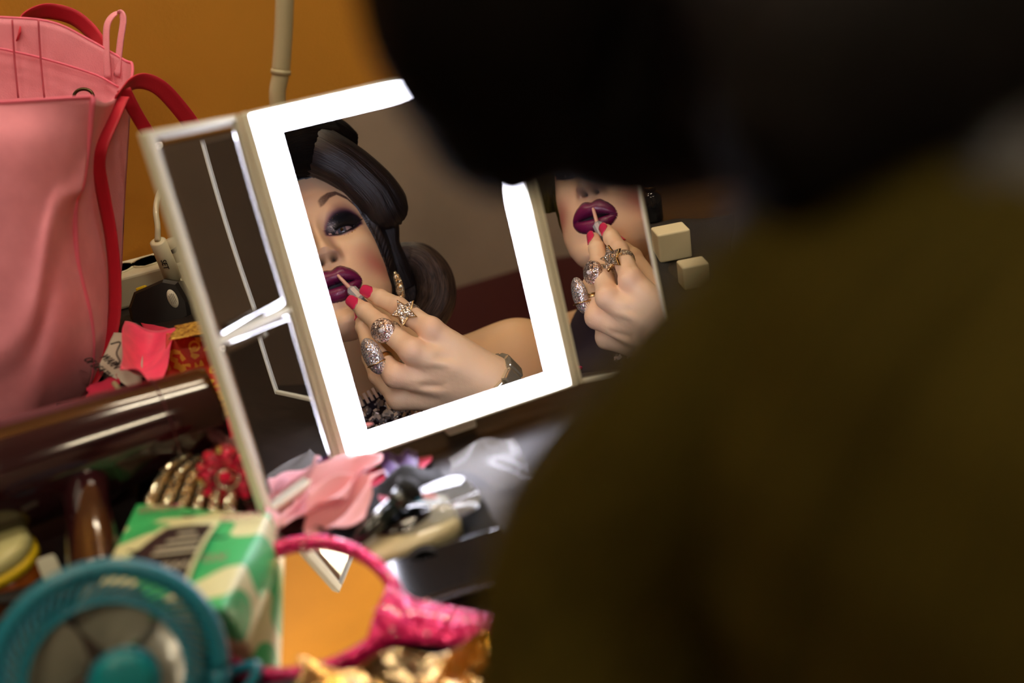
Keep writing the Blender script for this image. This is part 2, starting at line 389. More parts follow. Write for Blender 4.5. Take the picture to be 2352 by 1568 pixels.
# hinge barrels, foot and prop
for s, oo in ((-1, O-U*hw), (1, O+U*hw)):
    mb = MB().add(*tube([oo-VD*(hh*.92)-N*.006, oo+VD*(hh*.92)-N*.006], .0028, 12)); mkc(mb, 'hinge', M_wht, mir)
mb = MB().add(*box(O+VD*(hh+.004)-N*.014, U*.012, VD*.006, N*.006, .002)); mkc(mb, 'foot', M_wht, mir, smooth=False)
b0 = W(O+VD*(hh+.012)-N*.012); 
MB().add(*box(np.array([b0[0], b0[1], DESK_Z+.0065])+nw2*(-.075), wa*.05, nw2*.045, np.array([0, 0, .006]), .004)).mk('base_tray', M_wht, mir, smooth=False)
MB().add(*tube([np.array([b0[0], b0[1], DESK_Z+.012])+nw2*(-.05), W(O+VD*.06-N*.012)], .006, 12)).mk('prop', M_wht, mir)
# ------------------------------------------------------------------ camera
cam = bpy.data.cameras.new('camera'); co = bpy.data.objects.new('camera', cam); col.objects.link(co)
cx, cy, cz = W([1, 0, 0])-C0, W([0, 1, 0])-C0, -(W([0, 0, 1])-C0)
co.matrix_world = Matrix(((cx[0], cy[0], cz[0], C0[0]), (cx[1], cy[1], cz[1], C0[1]), (cx[2], cy[2], cz[2], C0[2]), (0, 0, 0, 1)))
cam.sensor_width = 36; cam.lens = F_PX/2352*36; cam.clip_start = .005
cam.dof.use_dof = True; cam.dof.focus_distance = 1.07; cam.dof.aperture_fstop = 3.0
bpy.context.scene.camera = co
vs_ = bpy.context.scene.view_settings; vs_.view_transform = 'Standard'; vs_.look = 'None'; vs_.exposure = 0; vs_.gamma = 1
bpy.context.scene.cycles.max_bounces = 14; bpy.context.scene.cycles.glossy_bounces = 10; bpy.context.scene.cycles.transparent_max_bounces = 12
bpy.context.scene.cycles.sample_clamp_indirect = 6
bpy.context.scene.cycles.use_denoising = True
# ------------------------------------------------------------------ the person (designed as seen in the mirror, then turned back to the real side)
E0 = V(728, 539, 1.115)
cdir = -unit(E0)
dd = np.array([.36, -.933, 0]); dd = unit(dd-cdir*(dd @ cdir)); xr = np.cross(dd, cdir); xr = xr if xr[0] > 0 else -xr
TILT, YAW = math.radians(18), math.radians(3)
Zf = unit(cdir*math.cos(TILT)-dd*math.sin(TILT)); Yf = unit(-dd*math.cos(TILT)-cdir*math.sin(TILT))
Zf, Xf = unit(Zf*math.cos(YAW)+xr*math.sin(YAW)), unit(xr*math.cos(YAW)-Zf*math.sin(YAW))
def H2V(p):                                               # head-local cm -> mirror-side cam coords
    p = np.asarray(p, float)*.01
    return E0+p[..., 0:1]*Xf+p[..., 1:2]*Yf+p[..., 2:3]*Zf
def V2H(p): q = (np.asarray(p, float)-E0)*100; return np.stack([q @ Xf, q @ Yf, q @ Zf], -1)
def HW(p): return RV(H2V(p))
person = empty('person', RV(V(850, 1300, 1.32)), 'person in crystal-trimmed dress seen from behind, applying lip colour and reflected in the lit mirror', 'person')
def g(x, c, s): return np.exp(-.5*((x-c)/s)**2)
def sstep(a, b, x): t = np.clip((x-a)/(b-a), 0, 1); return t*t*(3-2*t)
# --- head surface
ys = np.concatenate([np.linspace(12.3, 4.6, 60), np.linspace(4.55, -9.4, 236)[0:], np.linspace(-9.5, -12.2, 40)])
ty = np.array([12.3, 11.9, 11, 9.5, 7, 4, 1, -2, -5, -7.5, -9.5, -11, -11.8, -12.2])
tw = np.array([.05, 2.6, 4.6, 6.1, 7.3, 7.7, 7.4, 7.15, 6.75, 6.2, 5.2, 3.9, 2.4, .05])
tf = np.array([-8, -5.6, -3.6, -1.9, -.55, .35, .15, .35, .7, .7, .75, .7, .0, -2.5])
tb = np.array([-9, -12, -14.6, -16.8, -18.6, -19.3, -19.2, -17.8, -14.5, -11, -9, -7.5, -6, -3.5])
def cub(y, a): o = np.argsort(ty); return np.interp(y, ty[o], a[o])
def sm(a, k=9): w = np.hanning(k+2)[1:-1]; w /= w.sum(); return np.convolve(np.pad(a, k//2, 'edge'), w, 'valid')
wY, fY, bY = sm(cub(ys, tw), 13), sm(cub(ys, tf), 13), sm(cub(ys, tb), 13)
wY[0] = wY[-1] = .05
th = np.concatenate([np.linspace(-.5, .5, 231)*math.pi, (.5+np.linspace(0, 1, 42)[1:-1])*math.pi])
Tt, Yy = np.meshgrid(th, ys, indexing='ij')
ww, ff, bb = wY[None, :], fY[None, :], bY[None, :]
zc = np.where(Yy > -4, -8.0, -8.0+(-4-Yy)*.6); zc = np.minimum(zc, ff-1); zc = np.maximum(zc, bb+.5)
cs, sn = np.cos(Tt), np.sin(Tt)
ex = np.where(cs > 0, .86, 1.0)
hx = ww*np.sign(sn)*np.abs(sn)**ex
hz = zc+np.where(cs > 0, (ff-zc)*np.abs(cs)**.82, (zc-bb)*cs)
fm = sstep(.0, .35, cs)                                   # features only on the front
ax_ = np.abs(hx); x, y = hx, Yy
nw_ = np.interp(y, [-4.2, -3.4, -2.6, -1, .5, 2], [.9, 1.25, 1.15, .72, .62, .8])
nh_ = np.interp(y, [-4.4, -3.75, -3.35, -3.0, -2.4, -1.6, -.6, .4, 1.3, 2.4], [0, .15, 1.1, 1.75, 2.25, 2.0, 1.35, .85, .45, 0])
dz = nh_*np.exp(-np.abs(x/nw_)**2.4)
dz += .75*g(ax_, 1.32, .38)*g(y, -3.0, .48)                # wings of the nose
dz -= .35*g(ax_, 1.95, .3)*g(y, -3.0, .6)
dz -= 1.5*g(ax_, .72, .3)*g(y, -3.42, .2)                  # nostrils
dz += .42*g(y, 1.9, .8)*(g(x, 2.9, 1.7)+g(x, -2.9, 1.7))                   # brow bone
dz -= .85*np.exp(-((ax_-2.9)/1.9)**2-((y+.1)/1.35)**2)     # sockets
dz += .45*np.exp(-((ax_-4.7)/1.9)**2-((y+2.6)/1.6)**2)     # cheekbones
dz -= .30*np.exp(-((ax_-4.4)/1.6)**2-((y+6.0)/1.8)**2)
dz += .75*np.exp(-(x/2.0)**2-((y+10.6)/1.3)**2)            # chin
dz -= .35*np.exp(-(x/2.2)**2-((y+9.2)/.6)**2)
dz += .35*np.exp(-(x/3.0)**2-((y+6.2)/2.4)**2)             # mouth mound
dz -= .14*g(x, 0, .25)*g(y, -4.1, .4)
# lips (over-drawn, dark plum)
LX = 2.85
u_ = np.clip(ax_/LX, 0, 1)
yc = -6.35-.28*u_**2+.0*x                                   # parting line
top = yc+np.where(u_ < 1, 1.95*np.sqrt(np.clip(1-u_**2.2, 0, 1))*(1-.14*g(ax_, 0, .42))+.12*g(ax_, .95, .4), 0)
bot = yc-2.05*np.clip(1-u_**2, 0, 1)**.62
gap = .36*np.clip(1-(ax_/2.1)**2, 0, 1)
inlip = (y < top) & (y > bot) & (ax_ < LX) & (cs > 0)
upl = np.clip((y-(yc+gap*.6))/(top-yc-gap*.6+1e-3), 0, 1); lol = np.clip(((yc-gap)-y)/(yc-gap-bot+1e-3), 0, 1)
ismouth = inlip & (y < yc+gap*.6) & (y > yc-gap) & (ax_ < 2.1)
bul = np.where(y > yc, np.sin(np.pi*upl**.8), np.sin(np.pi*lol**.9))*np.sqrt(np.clip(1-u_**2, 0, 1))
dz += np.where(inlip & ~ismouth, .55*bul+.08*sstep(0, .35, bul), 0)
dz -= np.where(ismouth, .9*np.sqrt(np.clip(1-(ax_/2.1)**2, 0, 1)), 0)
hz = hz+dz*fm
# eyelids: a ball pushed through the socket, an almond cut in it
EX, EY, ER = 2.95, -.12, 1.28
ez = None
i0 = np.argmin(np.abs(hx[:, 100]-EX)) if False else None
zsock = float(np.interp(EX, [0, 7], [0, 0]))
m_ = (np.abs(ax_-EX) < .15) & (np.abs(y-EY) < .15) & (cs > .2); ZE = float(hz[m_].mean())+.42-ER   # eyeball centre
rr = (ax_-EX)**2+(y-EY)**2; lid = ZE+np.sqrt(np.clip((ER+.07)**2-rr, 0, None))
hz = np.where((rr < ER**2) & (cs > .2), np.maximum(hz, np.where(rr < (ER+.07)**2, lid, -99)), hz)
xl = (ax_-EX)/1.42; yl = y-EY-.10*(ax_-EX)
lt = .24*(1-xl**2)**1.0+.0; lb = -.36*(1-xl**2)
eye_in = (np.abs(xl) < 1) & (yl < lt) & (yl > lb) & (cs > .2)
hz = np.where(eye_in, hz-.55*np.clip(np.minimum(lt-yl, yl-lb)/.08, 0, 1), hz)
# --- paint: skin and makeup, with shade painted in nostrils and mouth
def mixc(c, k, new): k = np.clip(k, 0, 1)[..., None]; return c*(1-k)+s2l(new)*k
colr = np.tile(s2l((238, 200, 158)), x.shape+(1,))
colr = mixc(colr, .35*g(y, 5.5, 2.5)*g(x, 0, 3), (236, 205, 178))
colr = mixc(colr, .5*np.exp(-((ax_-4.2)/1.2)**2-((y+1.9)/.7)**2), (240, 215, 180))
q = (ax_-5.2)+.55*(y+5.0); p_ = (y+5.0)-.45*(ax_-5.2)
colr = mixc(colr, .8*np.exp(-(q/1.7)**2-(p_/2.3)**2), (190, 98, 84))                       # blush
colr = mixc(colr, .55*np.exp(-((ax_-1.25)/.42)**2)*sstep(-3.6, -2.4, y)*sstep(1.6, 0, y), (140, 92, 92))   # nose contour
colr = mixc(colr, .45*g(ax_, 1.5, .5)*g(y, -3.1, .5), (150, 95, 88))
colr = mixc(colr, .9*g(ax_, .72, .26)*g(y, -3.42, .2), (30, 12, 18))  # nostril shade painted into the skin colour
# eye shadow
sx = (ax_-3.15)/2.35
crease = 1.95*np.clip(1-np.abs(sx)**2.2, 0, 1)+.1+.22*(ax_-3)
low = -.42*np.clip(1-((ax_-3.1)/2.0)**2, 0, 1)-.05+.12*(ax_-3)
k_out = sstep(1.25, .55, (y)/np.maximum(crease+.55, .25))*sstep(-.42, -.12, y-low)*sstep(1.12, .8, np.abs(sx))
colr = mixc(colr, .9*k_out, (112, 52, 84))
k_mid = sstep(1.08, .7, y/np.maximum(crease+.1, .25))*sstep(-.30, -.05, y-low)*sstep(1.05, .85, np.abs(sx))
colr = mixc(colr, 1.0*k_mid, (40, 18, 46))
k_in = sstep(1.0, .72, y/np.maximum(crease*.92, .25))*sstep(-.22, 0, y-low)*sstep(1.2, 2.6, ax_)*sstep(5.3, 4.4, ax_)
colr = mixc(colr, 1.0*k_in, (9, 8, 15))
liner = (np.abs(xl) < 1.25) & (yl < lt+.26+.1*(ax_-2.6)) & (yl > lb-.17) & ~eye_in
colr = mixc(colr, liner*1.0, (8, 7, 12))
wing = (ax_ > 4.1) & (ax_ < 5.75) & (np.abs(y-(.06+.42*(ax_-4.1))) < .30*(5.75-ax_)/1.65+.02)
colr = mixc(colr, wing*1.0, (10, 8, 14))
gl = np.exp(-((ax_-1.95)/.62)**2-((y-.42)/.42)**2); spk = rng.random(x.shape)
colr = mixc(colr, 1.2*gl*(.45+.55*(spk > .5)), (168, 166, 172)); colr = mixc(colr, gl*(spk > .93), (255, 250, 240))
inn = (ax_ > 1.25) & (ax_ < 1.62) & (np.abs(y+.30) < .09); colr = mixc(colr, inn*.8, (226, 190, 182))
# brow
bx = np.array([1.35, 1.9, 2.8, 3.7, 4.7, 5.5, 6.0]); by = np.array([3.15, 3.45, 3.95, 4.05, 3.25, 1.95, 1.0]); bw = np.array([.42, .52, .36, .24, .19, .14, .05])
bc = np.interp(ax_, bx, by); bh = np.interp(ax_, bx, bw)
k_b = sstep(1.25, .75, np.abs(y-bc)/bh)*(ax_ > 1.3)*(ax_ < 6.0)*sstep(1.25, 1.6, ax_)
colr = mixc(colr, (.86+.1*(rng.random(x.shape) > .5))*k_b*(.75+.25*sstep(1.4, 2.6, ax_)), (68, 42, 42))
# lips
colr = mixc(colr, inlip*1.0, (104, 20, 66)); edge = inlip & ((top-y < .17) | (y-bot < .17))
colr = mixc(colr, edge*.7, (52, 10, 42)); colr = mixc(colr, inlip*(.35*g(x, 0, 1.5)*(bul > .6)), (140, 34, 86))
colr = mixc(colr, ismouth*1.0, (14, 5, 14))  # mouth opening painted near black, its inner shade in the colour
face_c = colr
gloss = np.where(inlip & ~ismouth, .22, .5)
nT, nY = x.shape
HV = np.stack([hx, y, hz], -1).reshape(-1, 3)
hf = []
ia = np.arange(nT)[:, None]; ja = np.arange(nY-1)[None, :]
A_ = ia*nY+ja; B_ = ((ia+1) % nT)*nY+ja
hf = np.stack([A_, B_, B_+1, A_+1], -1).reshape(-1, 4)
head_v = HW(HV); head_f = hf
# --- neck, shoulders, arms (signed distance model, mirror-side coords)
def vr(px, r): return r
bod = SDF((-.62, -.62, .92), (.42, .14, 1.62), .0045)
hc = H2V(np.array([0, -7.0, -9.5])); nb = V(800, 930, 1.27)
bod.cap(hc, nb, .056, .062, 0)
bod.cap(H2V(np.array([0, -9, -6.])), nb, .045, .055, .03)
shR, shL = V(1190, 845, 1.27), V(500, 1090, 1.31)
chest = V(840, 1180, 1.30); belly = V(860, 1700, 1.36)
bod.cap(nb-np.array([0, .015, 0]), shR, .058, .060, .05)
bod.cap(nb-np.array([0, .015, 0]), shL, .058, .060, .05)
bod.cap(chest+np.array([.06, .02, .0]), chest+np.array([-.07, -.02, 0]), .115, .115, .06)
bod.cap(chest, belly, .135, .125, .05)
wrist = V(1138, 888, 1.035); elbR = V(1400, 1330, 1.20)
bod.cap(shR, elbR, .052, .043, .03)
bod.cap(elbR, V(1150, 910, 1.04), .042, .028, .02)
elbL = V(330, 1560, 1.24)
bod.cap(shL, elbL, .052, .042, .03); bod.cap(elbL, V(520, 1700, 1.08), .04, .03, .02)
bv, bf = bod.mesh()
# --- the hand holding the brush
hd = SDF((-.19, -.115, .955), (.035, .075, 1.135), .0011)
mc = dict(i=V(990, 757, 1.022), m=V(946, 806, 1.012), r=V(908, 862, 1.022), p=V(915, 915, 1.045))
wc = V(1128, 880, 1.035)
for k_, r0, r1, o in (('i', .0122, .0185, (0, .010, 0)), ('m', .0125, .019, (0, .002, -.004)), ('r', .0122, .019, (-.002, -.008, 0)), ('p', .0118, .018, (-.004, -.014, .004))):
    hd.cap(mc[k_], wc+np.array(o), r0, r1, .010)
hd.cap(V(1000, 830, 1.055), V(1090, 880, 1.05), .016, .018, .012)           # palm
hd.cap(V(940, 870, 1.055), V(1040, 900, 1.055), .015, .018, .012)
hd.cap(wc, V(1200, 950, 1.06), .0245, .027, .012)
for k_, r in (('i', .0095), ('m', .0098), ('r', .009)): hd.ell(mc[k_]+np.array([0, .0015, -.0042]), (r, r, r*.85), k=.006)   # knuckles
def finger(js, rs, k0=.006):
    for a in range(len(js)-1):
        hd.cap(js[a], js[a+1], rs[a], rs[a+1], k0 if a == 0 else .0016)
    for j, r in zip(js[1:-1], rs[1:-1]): hd.ell(j, (r*1.06,)*3, k=.002)
idx = [mc['i'], V(915, 705, 1.048), V(874, 684, 1.062), V(847, 671, 1.071)]
mid = [mc['m'], V(874, 745, 1.042), V(838, 714, 1.06), V(815, 696, 1.07)]
rin = [mc['r'], V(853, 800, 1.045), V(836, 752, 1.066), V(829, 722, 1.08)]
pin = [mc['p'], V(866, 862, 1.06), V(848, 822, 1.082), V(846, 790, 1.094)]
thu = [V(1065, 860, 1.068), V(965, 795, 1.10), V(890, 735, 1.105), V(838, 697, 1.094)]
finger(idx, [.0118, .0103, .0088, .0070]); finger(mid, [.0120, .0106, .0090, .0072])
finger(rin, [.0115, .0100, .0086, .0070]); finger(pin, [.0105, .0088, .0076, .0062])
finger(thu, [.0175, .0130, .0112, .0085], .010)
for a, b in (('i', 'm'), ('m', 'r'), ('r', 'p')):                                       # dips between the tendons
    hd.ell((mc[a]+mc[b])/2*.62+wc*.38+np.array([0, 0, -.0235]), (.012, .0035, .007), k=.006, neg=True)
hv, hfc = hd.mesh()
jn = noise3(hv, 420, 3)*.00018+noise3(hv, 1100, 5)*.00007; cen = hv.mean(0)
nrm = hv-cen; nrm /= np.linalg.norm(nrm, axis=1)[:, None]; hv = hv+nrm*jn[:, None]
skin = np.tile(s2l((238, 202, 160)), (len(hv), 1))
def tint(P, c, r, colr_, k): d = np.linalg.norm(P-c, axis=1); w = (k*np.exp(-(d/r)**2))[:, None]; return w*s2l(colr_), w
for c, r, cl, k in ((mc['i'], .013, (214, 130, 108), .45), (mc['m'], .013, (214, 134, 112), .42), (mc['r'], .013, (208, 130, 108), .4), (idx[1], .009, (206, 128, 104), .5), (mid[1], .009, (206, 128, 104), .45), (idx[3], .009, (216, 130, 110), .4), (mid[3], .009, (216, 130, 110), .4)):
    a, w = tint(hv, c, r, cl, k); skin = skin*(1-w)+a
# one continuous body mesh: head, neck, trunk, arms, hand
bW = RV(bv); hW = RV(hv)
allv = np.concatenate([head_v, bW, hW]); allf = np.concatenate([head_f, bf+len(head_v), hfc+len(head_v)+len(bW)])
bskin = np.tile(s2l((234, 192, 142)), (len(bv), 1))
allc = np.concatenate([face_c.reshape(-1, 3), bskin, skin])
M_skin = mat('skin_with_makeup', (220, 175, 140), .46, bump=.12, bscale=1100, sss=.12)
_nt = M_skin.node_tree; _b = _nt.nodes['Principled BSDF']
_at = _nt.nodes.new('ShaderNodeAttribute'); _at.attribute_name = 'paint'
_nt.links.new(_at.outputs['Color'], _b.inputs['Base Color'])
M_lip = mat('satin_lip_colour', (110, 20, 70), .26, bump=.25, bscale=900, coat=.3)
_nt = M_lip.node_tree; _b = _nt.nodes['Principled BSDF']
_at = _nt.nodes.new('ShaderNodeAttribute'); _at.attribute_name = 'paint'; _nt.links.new(_at.outputs['Color'], _b.inputs['Base Color'])
lipv = (inlip & ~ismouth).reshape(-1); fidx = np.zeros(len(allf), int); fidx[:len(head_f)] = lipv[head_f].all(1)
body = mk('body', allv, allf, None, person, colors=allc, mats=[M_skin, M_lip], midx=fidx)
def sym(p): q = np.array(p, float); q[..., 0] *= -1; return q
# eyes
M_fg = mat('gold_face_gems', (255, 235, 150), .1, 1.0)
M_eye = mat('eyeball', (216, 200, 196), .12, coat=.8)
_nt = M_eye.node_tree; _b = _nt.nodes['Principled BSDF']; _at = _nt.nodes.new('ShaderNodeAttribute'); _at.attribute_name = 'paint'; _nt.links.new(_at.outputs['Color'], _b.inputs['Base Color'])
for s in (1, -1):
    vs, fs = ball((0, 0, 0), 1.2, 64, 48); vs = vs[:, [0, 2, 1]]
    look = unit(np.array([-.10, -.02, 1.0])); a = np.degrees(np.arccos(np.clip(unit(vs[0])*0 @ look, -1, 1)))
    ang = np.degrees(np.arccos(np.clip((vs/1.2) @ look, -1, 1)))
    c = np.tile(s2l((176, 152, 152)), (len(vs), 1)); phi = np.arctan2(vs[:, 1], vs[:, 0])
    ir = (ang < 27); c[ir] = s2l((70, 78, 96))*(.75+.5*np.abs(np.sin(phi[ir]*9)))[:, None]
    c[(ang >= 24) & (ang < 28)] = s2l((34, 36, 48)); c[ang < 11] = s2l((6, 6, 8))
    mk('eye', HW(vs+np.array([s*EX, EY, ZE])), fs, M_eye, person, colors=c)
    lm = MB(); rg = np.random.default_rng(4)
    for k in range(46):
        t = -.92+1.9*k/45; xx = EX+1.42*t; yy = EY+.10*(xx-EX)+.24*max(0, 1-t*t)+.03; zz = ZE+math.sqrt(max(.05, 1.36**2-(xx-EX)**2-(yy-EY)**2))
        L = .55+.75*max(0, t+.4)+.12*rg.random(); out = np.array([.25+.75*t, .55-.1*t, .75])
        p0 = np.array([s*xx, yy, zz-.05]); dr = unit(out*np.array([s, 1, 1])); p1 = p0+dr*L*.55+np.array([0, -.03, 0]); p2 = p0+dr*L+np.array([s*.1*t, .22, -.05])
        lm.add(*tube(HW(spline([p0, p1, p2], 6)), [.00045, .00042, .00036, .00028, .00018, .00005], 5))
    for k in range(26):
        t = -.7+1.65*k/25; xx = EX+1.42*t; yy = EY+.10*(xx-EX)-.36*max(0, 1-t*t)-.03; zz = ZE+math.sqrt(max(.05, 1.33**2-(xx-EX)**2-(yy-EY)**2))
        p0 = np.array([s*xx, yy, zz-.03]); dr = unit(np.array([s*(.2+.5*t), -.6, .5])); lm.add(*tube(HW(np.array([p0, p0+dr*.15, p0+dr*.32+np.array([0, .02, 0])])), [.0002, .00015, .00004], 5))
    lm.mk('eyelashes', mat('black_lashes', (6, 5, 8), .5), person)
    for (gx, gy, gr) in ((2.9, -.86, .05), (3.35, -.84, .06), (3.85, -.72, .09), (4.25, -.56, .07), (4.6, -.3, .07), (4.9, .25, .05), (5.2, 1.1, .05), (1.7, 1.0, .045), (2.3, 1.25, .055), (2.9, 1.5, .05), (1.45, .55, .045)):
        j = np.argmin((hx-s*gx)**2+(Yy-gy)**2+(cs < .1)*99); zz = hz.reshape(-1)[j]
        v_, f_ = ball(np.array([s*gx, gy, zz+.01]), gr, 6, 4); mk('face_gem', HW(v_), f_, M_fg, person, smooth=False)
# --- hair: glossy black, set in rolls
def mat_hair(nm='black_set_hair', c0=(10, 8, 10), c1=(40, 32, 32), ro=.38, spc=.55):
    m = bpy.data.materials.new(nm); m.use_nodes = True; nt = m.node_tree; b = nt.nodes['Principled BSDF']
    b.inputs['Roughness'].default_value = ro; b.inputs['Specular IOR Level'].default_value = spc
    uv = nt.nodes.new('ShaderNodeUVMap'); mp = nt.nodes.new('ShaderNodeMapping'); mp.inputs['Scale'].default_value = (2.2, 130, 1)
    n = nt.nodes.new('ShaderNodeTexNoise'); n.inputs['Scale'].default_value = 1.0; n.inputs['Detail'].default_value = 5
    nt.links.new(uv.outputs[0], mp.inputs[0]); nt.links.new(mp.outputs[0], n.inputs['Vector'])
    r = nt.nodes.new('ShaderNodeValToRGB'); r.color_ramp.elements[0].color = rgba(c0); r.color_ramp.elements[1].color = rgba(c1)
    r.color_ramp.elements[0].position = .4; r.color_ramp.elements[1].position = .75
    nt.links.new(n.outputs['Fac'], r.inputs[0]); nt.links.new(r.outputs[0], b.inputs['Base Color'])
    bp = nt.nodes.new('ShaderNodeBump'); bp.inputs['Strength'].default_value = .6; bp.inputs['Distance'].default_value = .0015
    nt.links.new(n.outputs['Fac'], bp.inputs['Height']); nt.links.new(bp.outputs[0], b.inputs['Normal']); return m
M_hair = mat_hair()
M_hair_br = mat_hair('brown_curled_hair', (36, 27, 22), (104, 84, 66), .5, .35)
M_hair_dull = mat_hair('dull_black_hair', (8, 6, 6), (22, 17, 14), .7, .06)
M_hair_ol = mat_hair('olive_tinted_hair', (50, 43, 14), (76, 65, 21), .85, .03)  # black hair tinted olive, the dim warm light put into its colour
def sweep(P, RA_, RB_, n=56, m=70, seed=0, groove=.02, up=None, twist=0.0):
    """hair lock: centre line P (head-local cm), two radii along it, fine grooves along the strands"""
    C = spline(P, m); ra = spline(np.array(RA_, float)[:, None], m)[:, 0]; rb = spline(np.array(RB_, float)[:, None], m)[:, 0]
    T = np.gradient(C, axis=0); T /= np.linalg.norm(T, axis=1)[:, None]
    ref = np.array([0, 0, 1.0]) if up is None else np.asarray(up, float); vs = []; uv = []
    rg = np.random.default_rng(seed); ph = rg.uniform(0, 6.28, 6); fr = rg.integers(7, 40, 6); t_ = np.linspace(0, 2*math.pi, n, endpoint=False)
    for i in range(m):
        b = unit(ref-T[i]*(ref @ T[i])); a = np.cross(b, T[i]); tt = t_+twist*i/m
        gv = sum(np.sin(fr[k]*t_+ph[k]+.8*math.sin(i*.09+k)) for k in range(6))/6*groove*(1+2.2*(i/m))
        s = 1+gv
        vs.append(C[i]+np.outer(np.cos(tt)*s*ra[i], a)+np.outer(np.sin(tt)*s*rb[i], b)); uv.append(np.stack([np.full(n, i/m*6), t_/6.28], 1))
    f = grid_faces(m, n, cv=True); f.append(list(range(n))[::-1]); f.append(list(range((m-1)*n, m*n)))
    return np.concatenate(vs), f, np.concatenate(uv)
def hairpart(name, args, both=False, m=None):
    for s in ((1, -1) if both else (1,)):
        v_, f_, u_v = sweep(*args[0], **args[1])
        if s < 0: v_ = sym(v_)
        mk(name, HW(v_), f_, m or M_hair, person, uvs=u_v)
def L(px, py, d): return V2H(V(px, py, d))
# cap of hair over the skull: head surface blown up where the hairline starts
hl = np.interp(np.abs(np.degrees(Tt)), [0, 14, 26, 38, 48, 58, 70, 90, 180], [7.1, 6.8, 5.6, 3.2, .8, -2.5, -6.0, -8.5, -10.5])
keep = (Yy > hl-.15) & ((hx > -2) | (Yy > hl+.3))
amt = np.where(keep, .25+.9*sstep(0, 1.6, Yy-hl), -.6)
amt = np.where(hx < -3, amt*.45, amt)
capv = np.stack([hx*(1+amt/8), y+amt*.35*sstep(4, 11, y), hz+amt*np.sign(cs)*.6*np.abs(cs)], -1)
sel = np.ones(len(hf), bool); kf = keep.reshape(-1)
sel = kf[hf].any(1)
sub = np.zeros(len(HV), bool); sub[hf[sel].ravel()] = True; remap = np.cumsum(sub)-1
uvc = np.stack([(Yy/14.0), Tt/3.0], -1).reshape(-1, 2)
hxm, hzm = hx.reshape(-1)[hf[sel]].mean(1), hz.reshape(-1)[hf[sel]].mean(1)
csel = (hxm < -3.5) | ((hzm < -9) & (hxm < 4))
mk('hair_cap', HW(capv.reshape(-1, 3)[sub]), remap[hf[sel]], None, person, uvs=uvc[sub], mats=[M_hair, M_hair_ol], midx=csel.astype(int))
# victory roll over the temple: sweeps from above the brow outward and down, ending in a rounded bump
P_roll = [L(590, 345, 1.145), L(655, 338, 1.135), L(710, 342, 1.13), L(757, 360, 1.13), L(806, 390, 1.14), L(860, 440, 1.155), L(889, 485, 1.17), L(898, 503, 1.18)]
hairpart('hair_roll', ((P_roll, [3.2, 3.2, 3.0, 2.75, 2.7, 2.8, 2.7, 1.3], [3.2, 3.2, 3.0, 2.8, 2.75, 2.85, 2.7, 1.3]), dict(seed=2, groove=.03)))
hairpart('hair_roll', (([L(815, 415, 1.18), L(865, 465, 1.185), L(888, 520, 1.19), L(896, 560, 1.195), L(906, 600, 1.2), L(925, 660, 1.21)], [2.4, 2.2, 1.5, 1.2, 1.5, 1.6], [3.0, 3.0, 2.2, 2.0, 2.0, 1.8]), dict(seed=5, groove=.02)))
def LP(px, py, d): return V2H(refl(ray(px, py)*d)/KP)       # a spot on the camera's side of the head
hairpart('hair_roll', (([LP(1350, -560, .23), LP(1160, -260, .225), LP(1130, 20, .225), LP(1165, 190, .235), LP(1215, 290, .245), LP(1240, 320, .25)], [2.6, 3.3, 2.9, 2.35, 2.1, 1.2], [2.6, 3.2, 2.8, 2.3, 2.0, 1.2]), dict(seed=21, groove=.02)), m=M_hair_dull)
hairpart('hair_roll', (([LP(1180, 200, .25), LP(1400, 225, .25), LP(1640, 160, .245), LP(1950, 80, .24), LP(2350, 60, .23)], [1.6, 2.5, 2.8, 3.3, 3.5], [1.6, 2.5, 2.8, 3.3, 3.5]), dict(seed=22, groove=.02)), m=M_hair_dull)
hairpart('hair_lock', (([LP(2500, 380, .17), LP(1990, 640, .185), LP(1640, 960, .205), LP(1400, 1290, .23), LP(1370, 1700, .235)], [2.0, 2.2, 2.4, 2.75, 2.9], [2.0, 2.2, 2.4, 2.7, 2.8]), dict(seed=23, groove=.03)), m=M_hair_ol)
# lower curl at the neck
hairpart('hair_curl', (([L(898, 590, 1.21), L(930, 588, 1.22), L(968, 600, 1.225), L(995, 640, 1.23), L(1000, 690, 1.23), L(975, 735, 1.23), L(935, 750, 1.225), L(900, 735, 1.22)], [1.2, 1.7, 2.1, 2.5, 2.5, 2.3, 2.2, 1.5], [1.6, 2.2, 2.6, 2.8, 2.8, 2.6, 2.3, 1.4]), dict(seed=8, groove=.05)), m=M_hair_br)
hairpart('hair_curl', (([L(890, 620, 1.24), L(930, 650, 1.25), L(950, 700, 1.26), L(930, 760, 1.27)], [2.2, 3.2, 3.2, 2.0], [2.2, 3.2, 3.2, 2.0]), dict(seed=9, groove=.05)), m=M_hair_br)
# back of the hair
hairpart('hair_back', (([(0, 8, -12), (0, 3, -16), (0, -4, -17), (0, -10, -15.5), (0, -13, -13)], [7.0, 8.6, 8.8, 8.0, 4.5], [4.5, 5.0, 5.2, 4.6, 2.5]), dict(seed=12, groove=.02)), m=M_hair_ol)
# pompadour joining the two rolls
hairpart('hair_roll', (([(-5.6, 11.2, -4.5), (-3.5, 11.6, -4.0), (0, 11.8, -3.6), (4.5, 11.0, -3.6), (7.5, 9.5, -4.5)], [1.0, 2.6, 3.8, 4.0, 2.6], [1.0, 2.8, 3.9, 4.2, 2.8]), dict(seed=14, groove=.02, up=(0, 0, 1))), m=M_hair_dull)
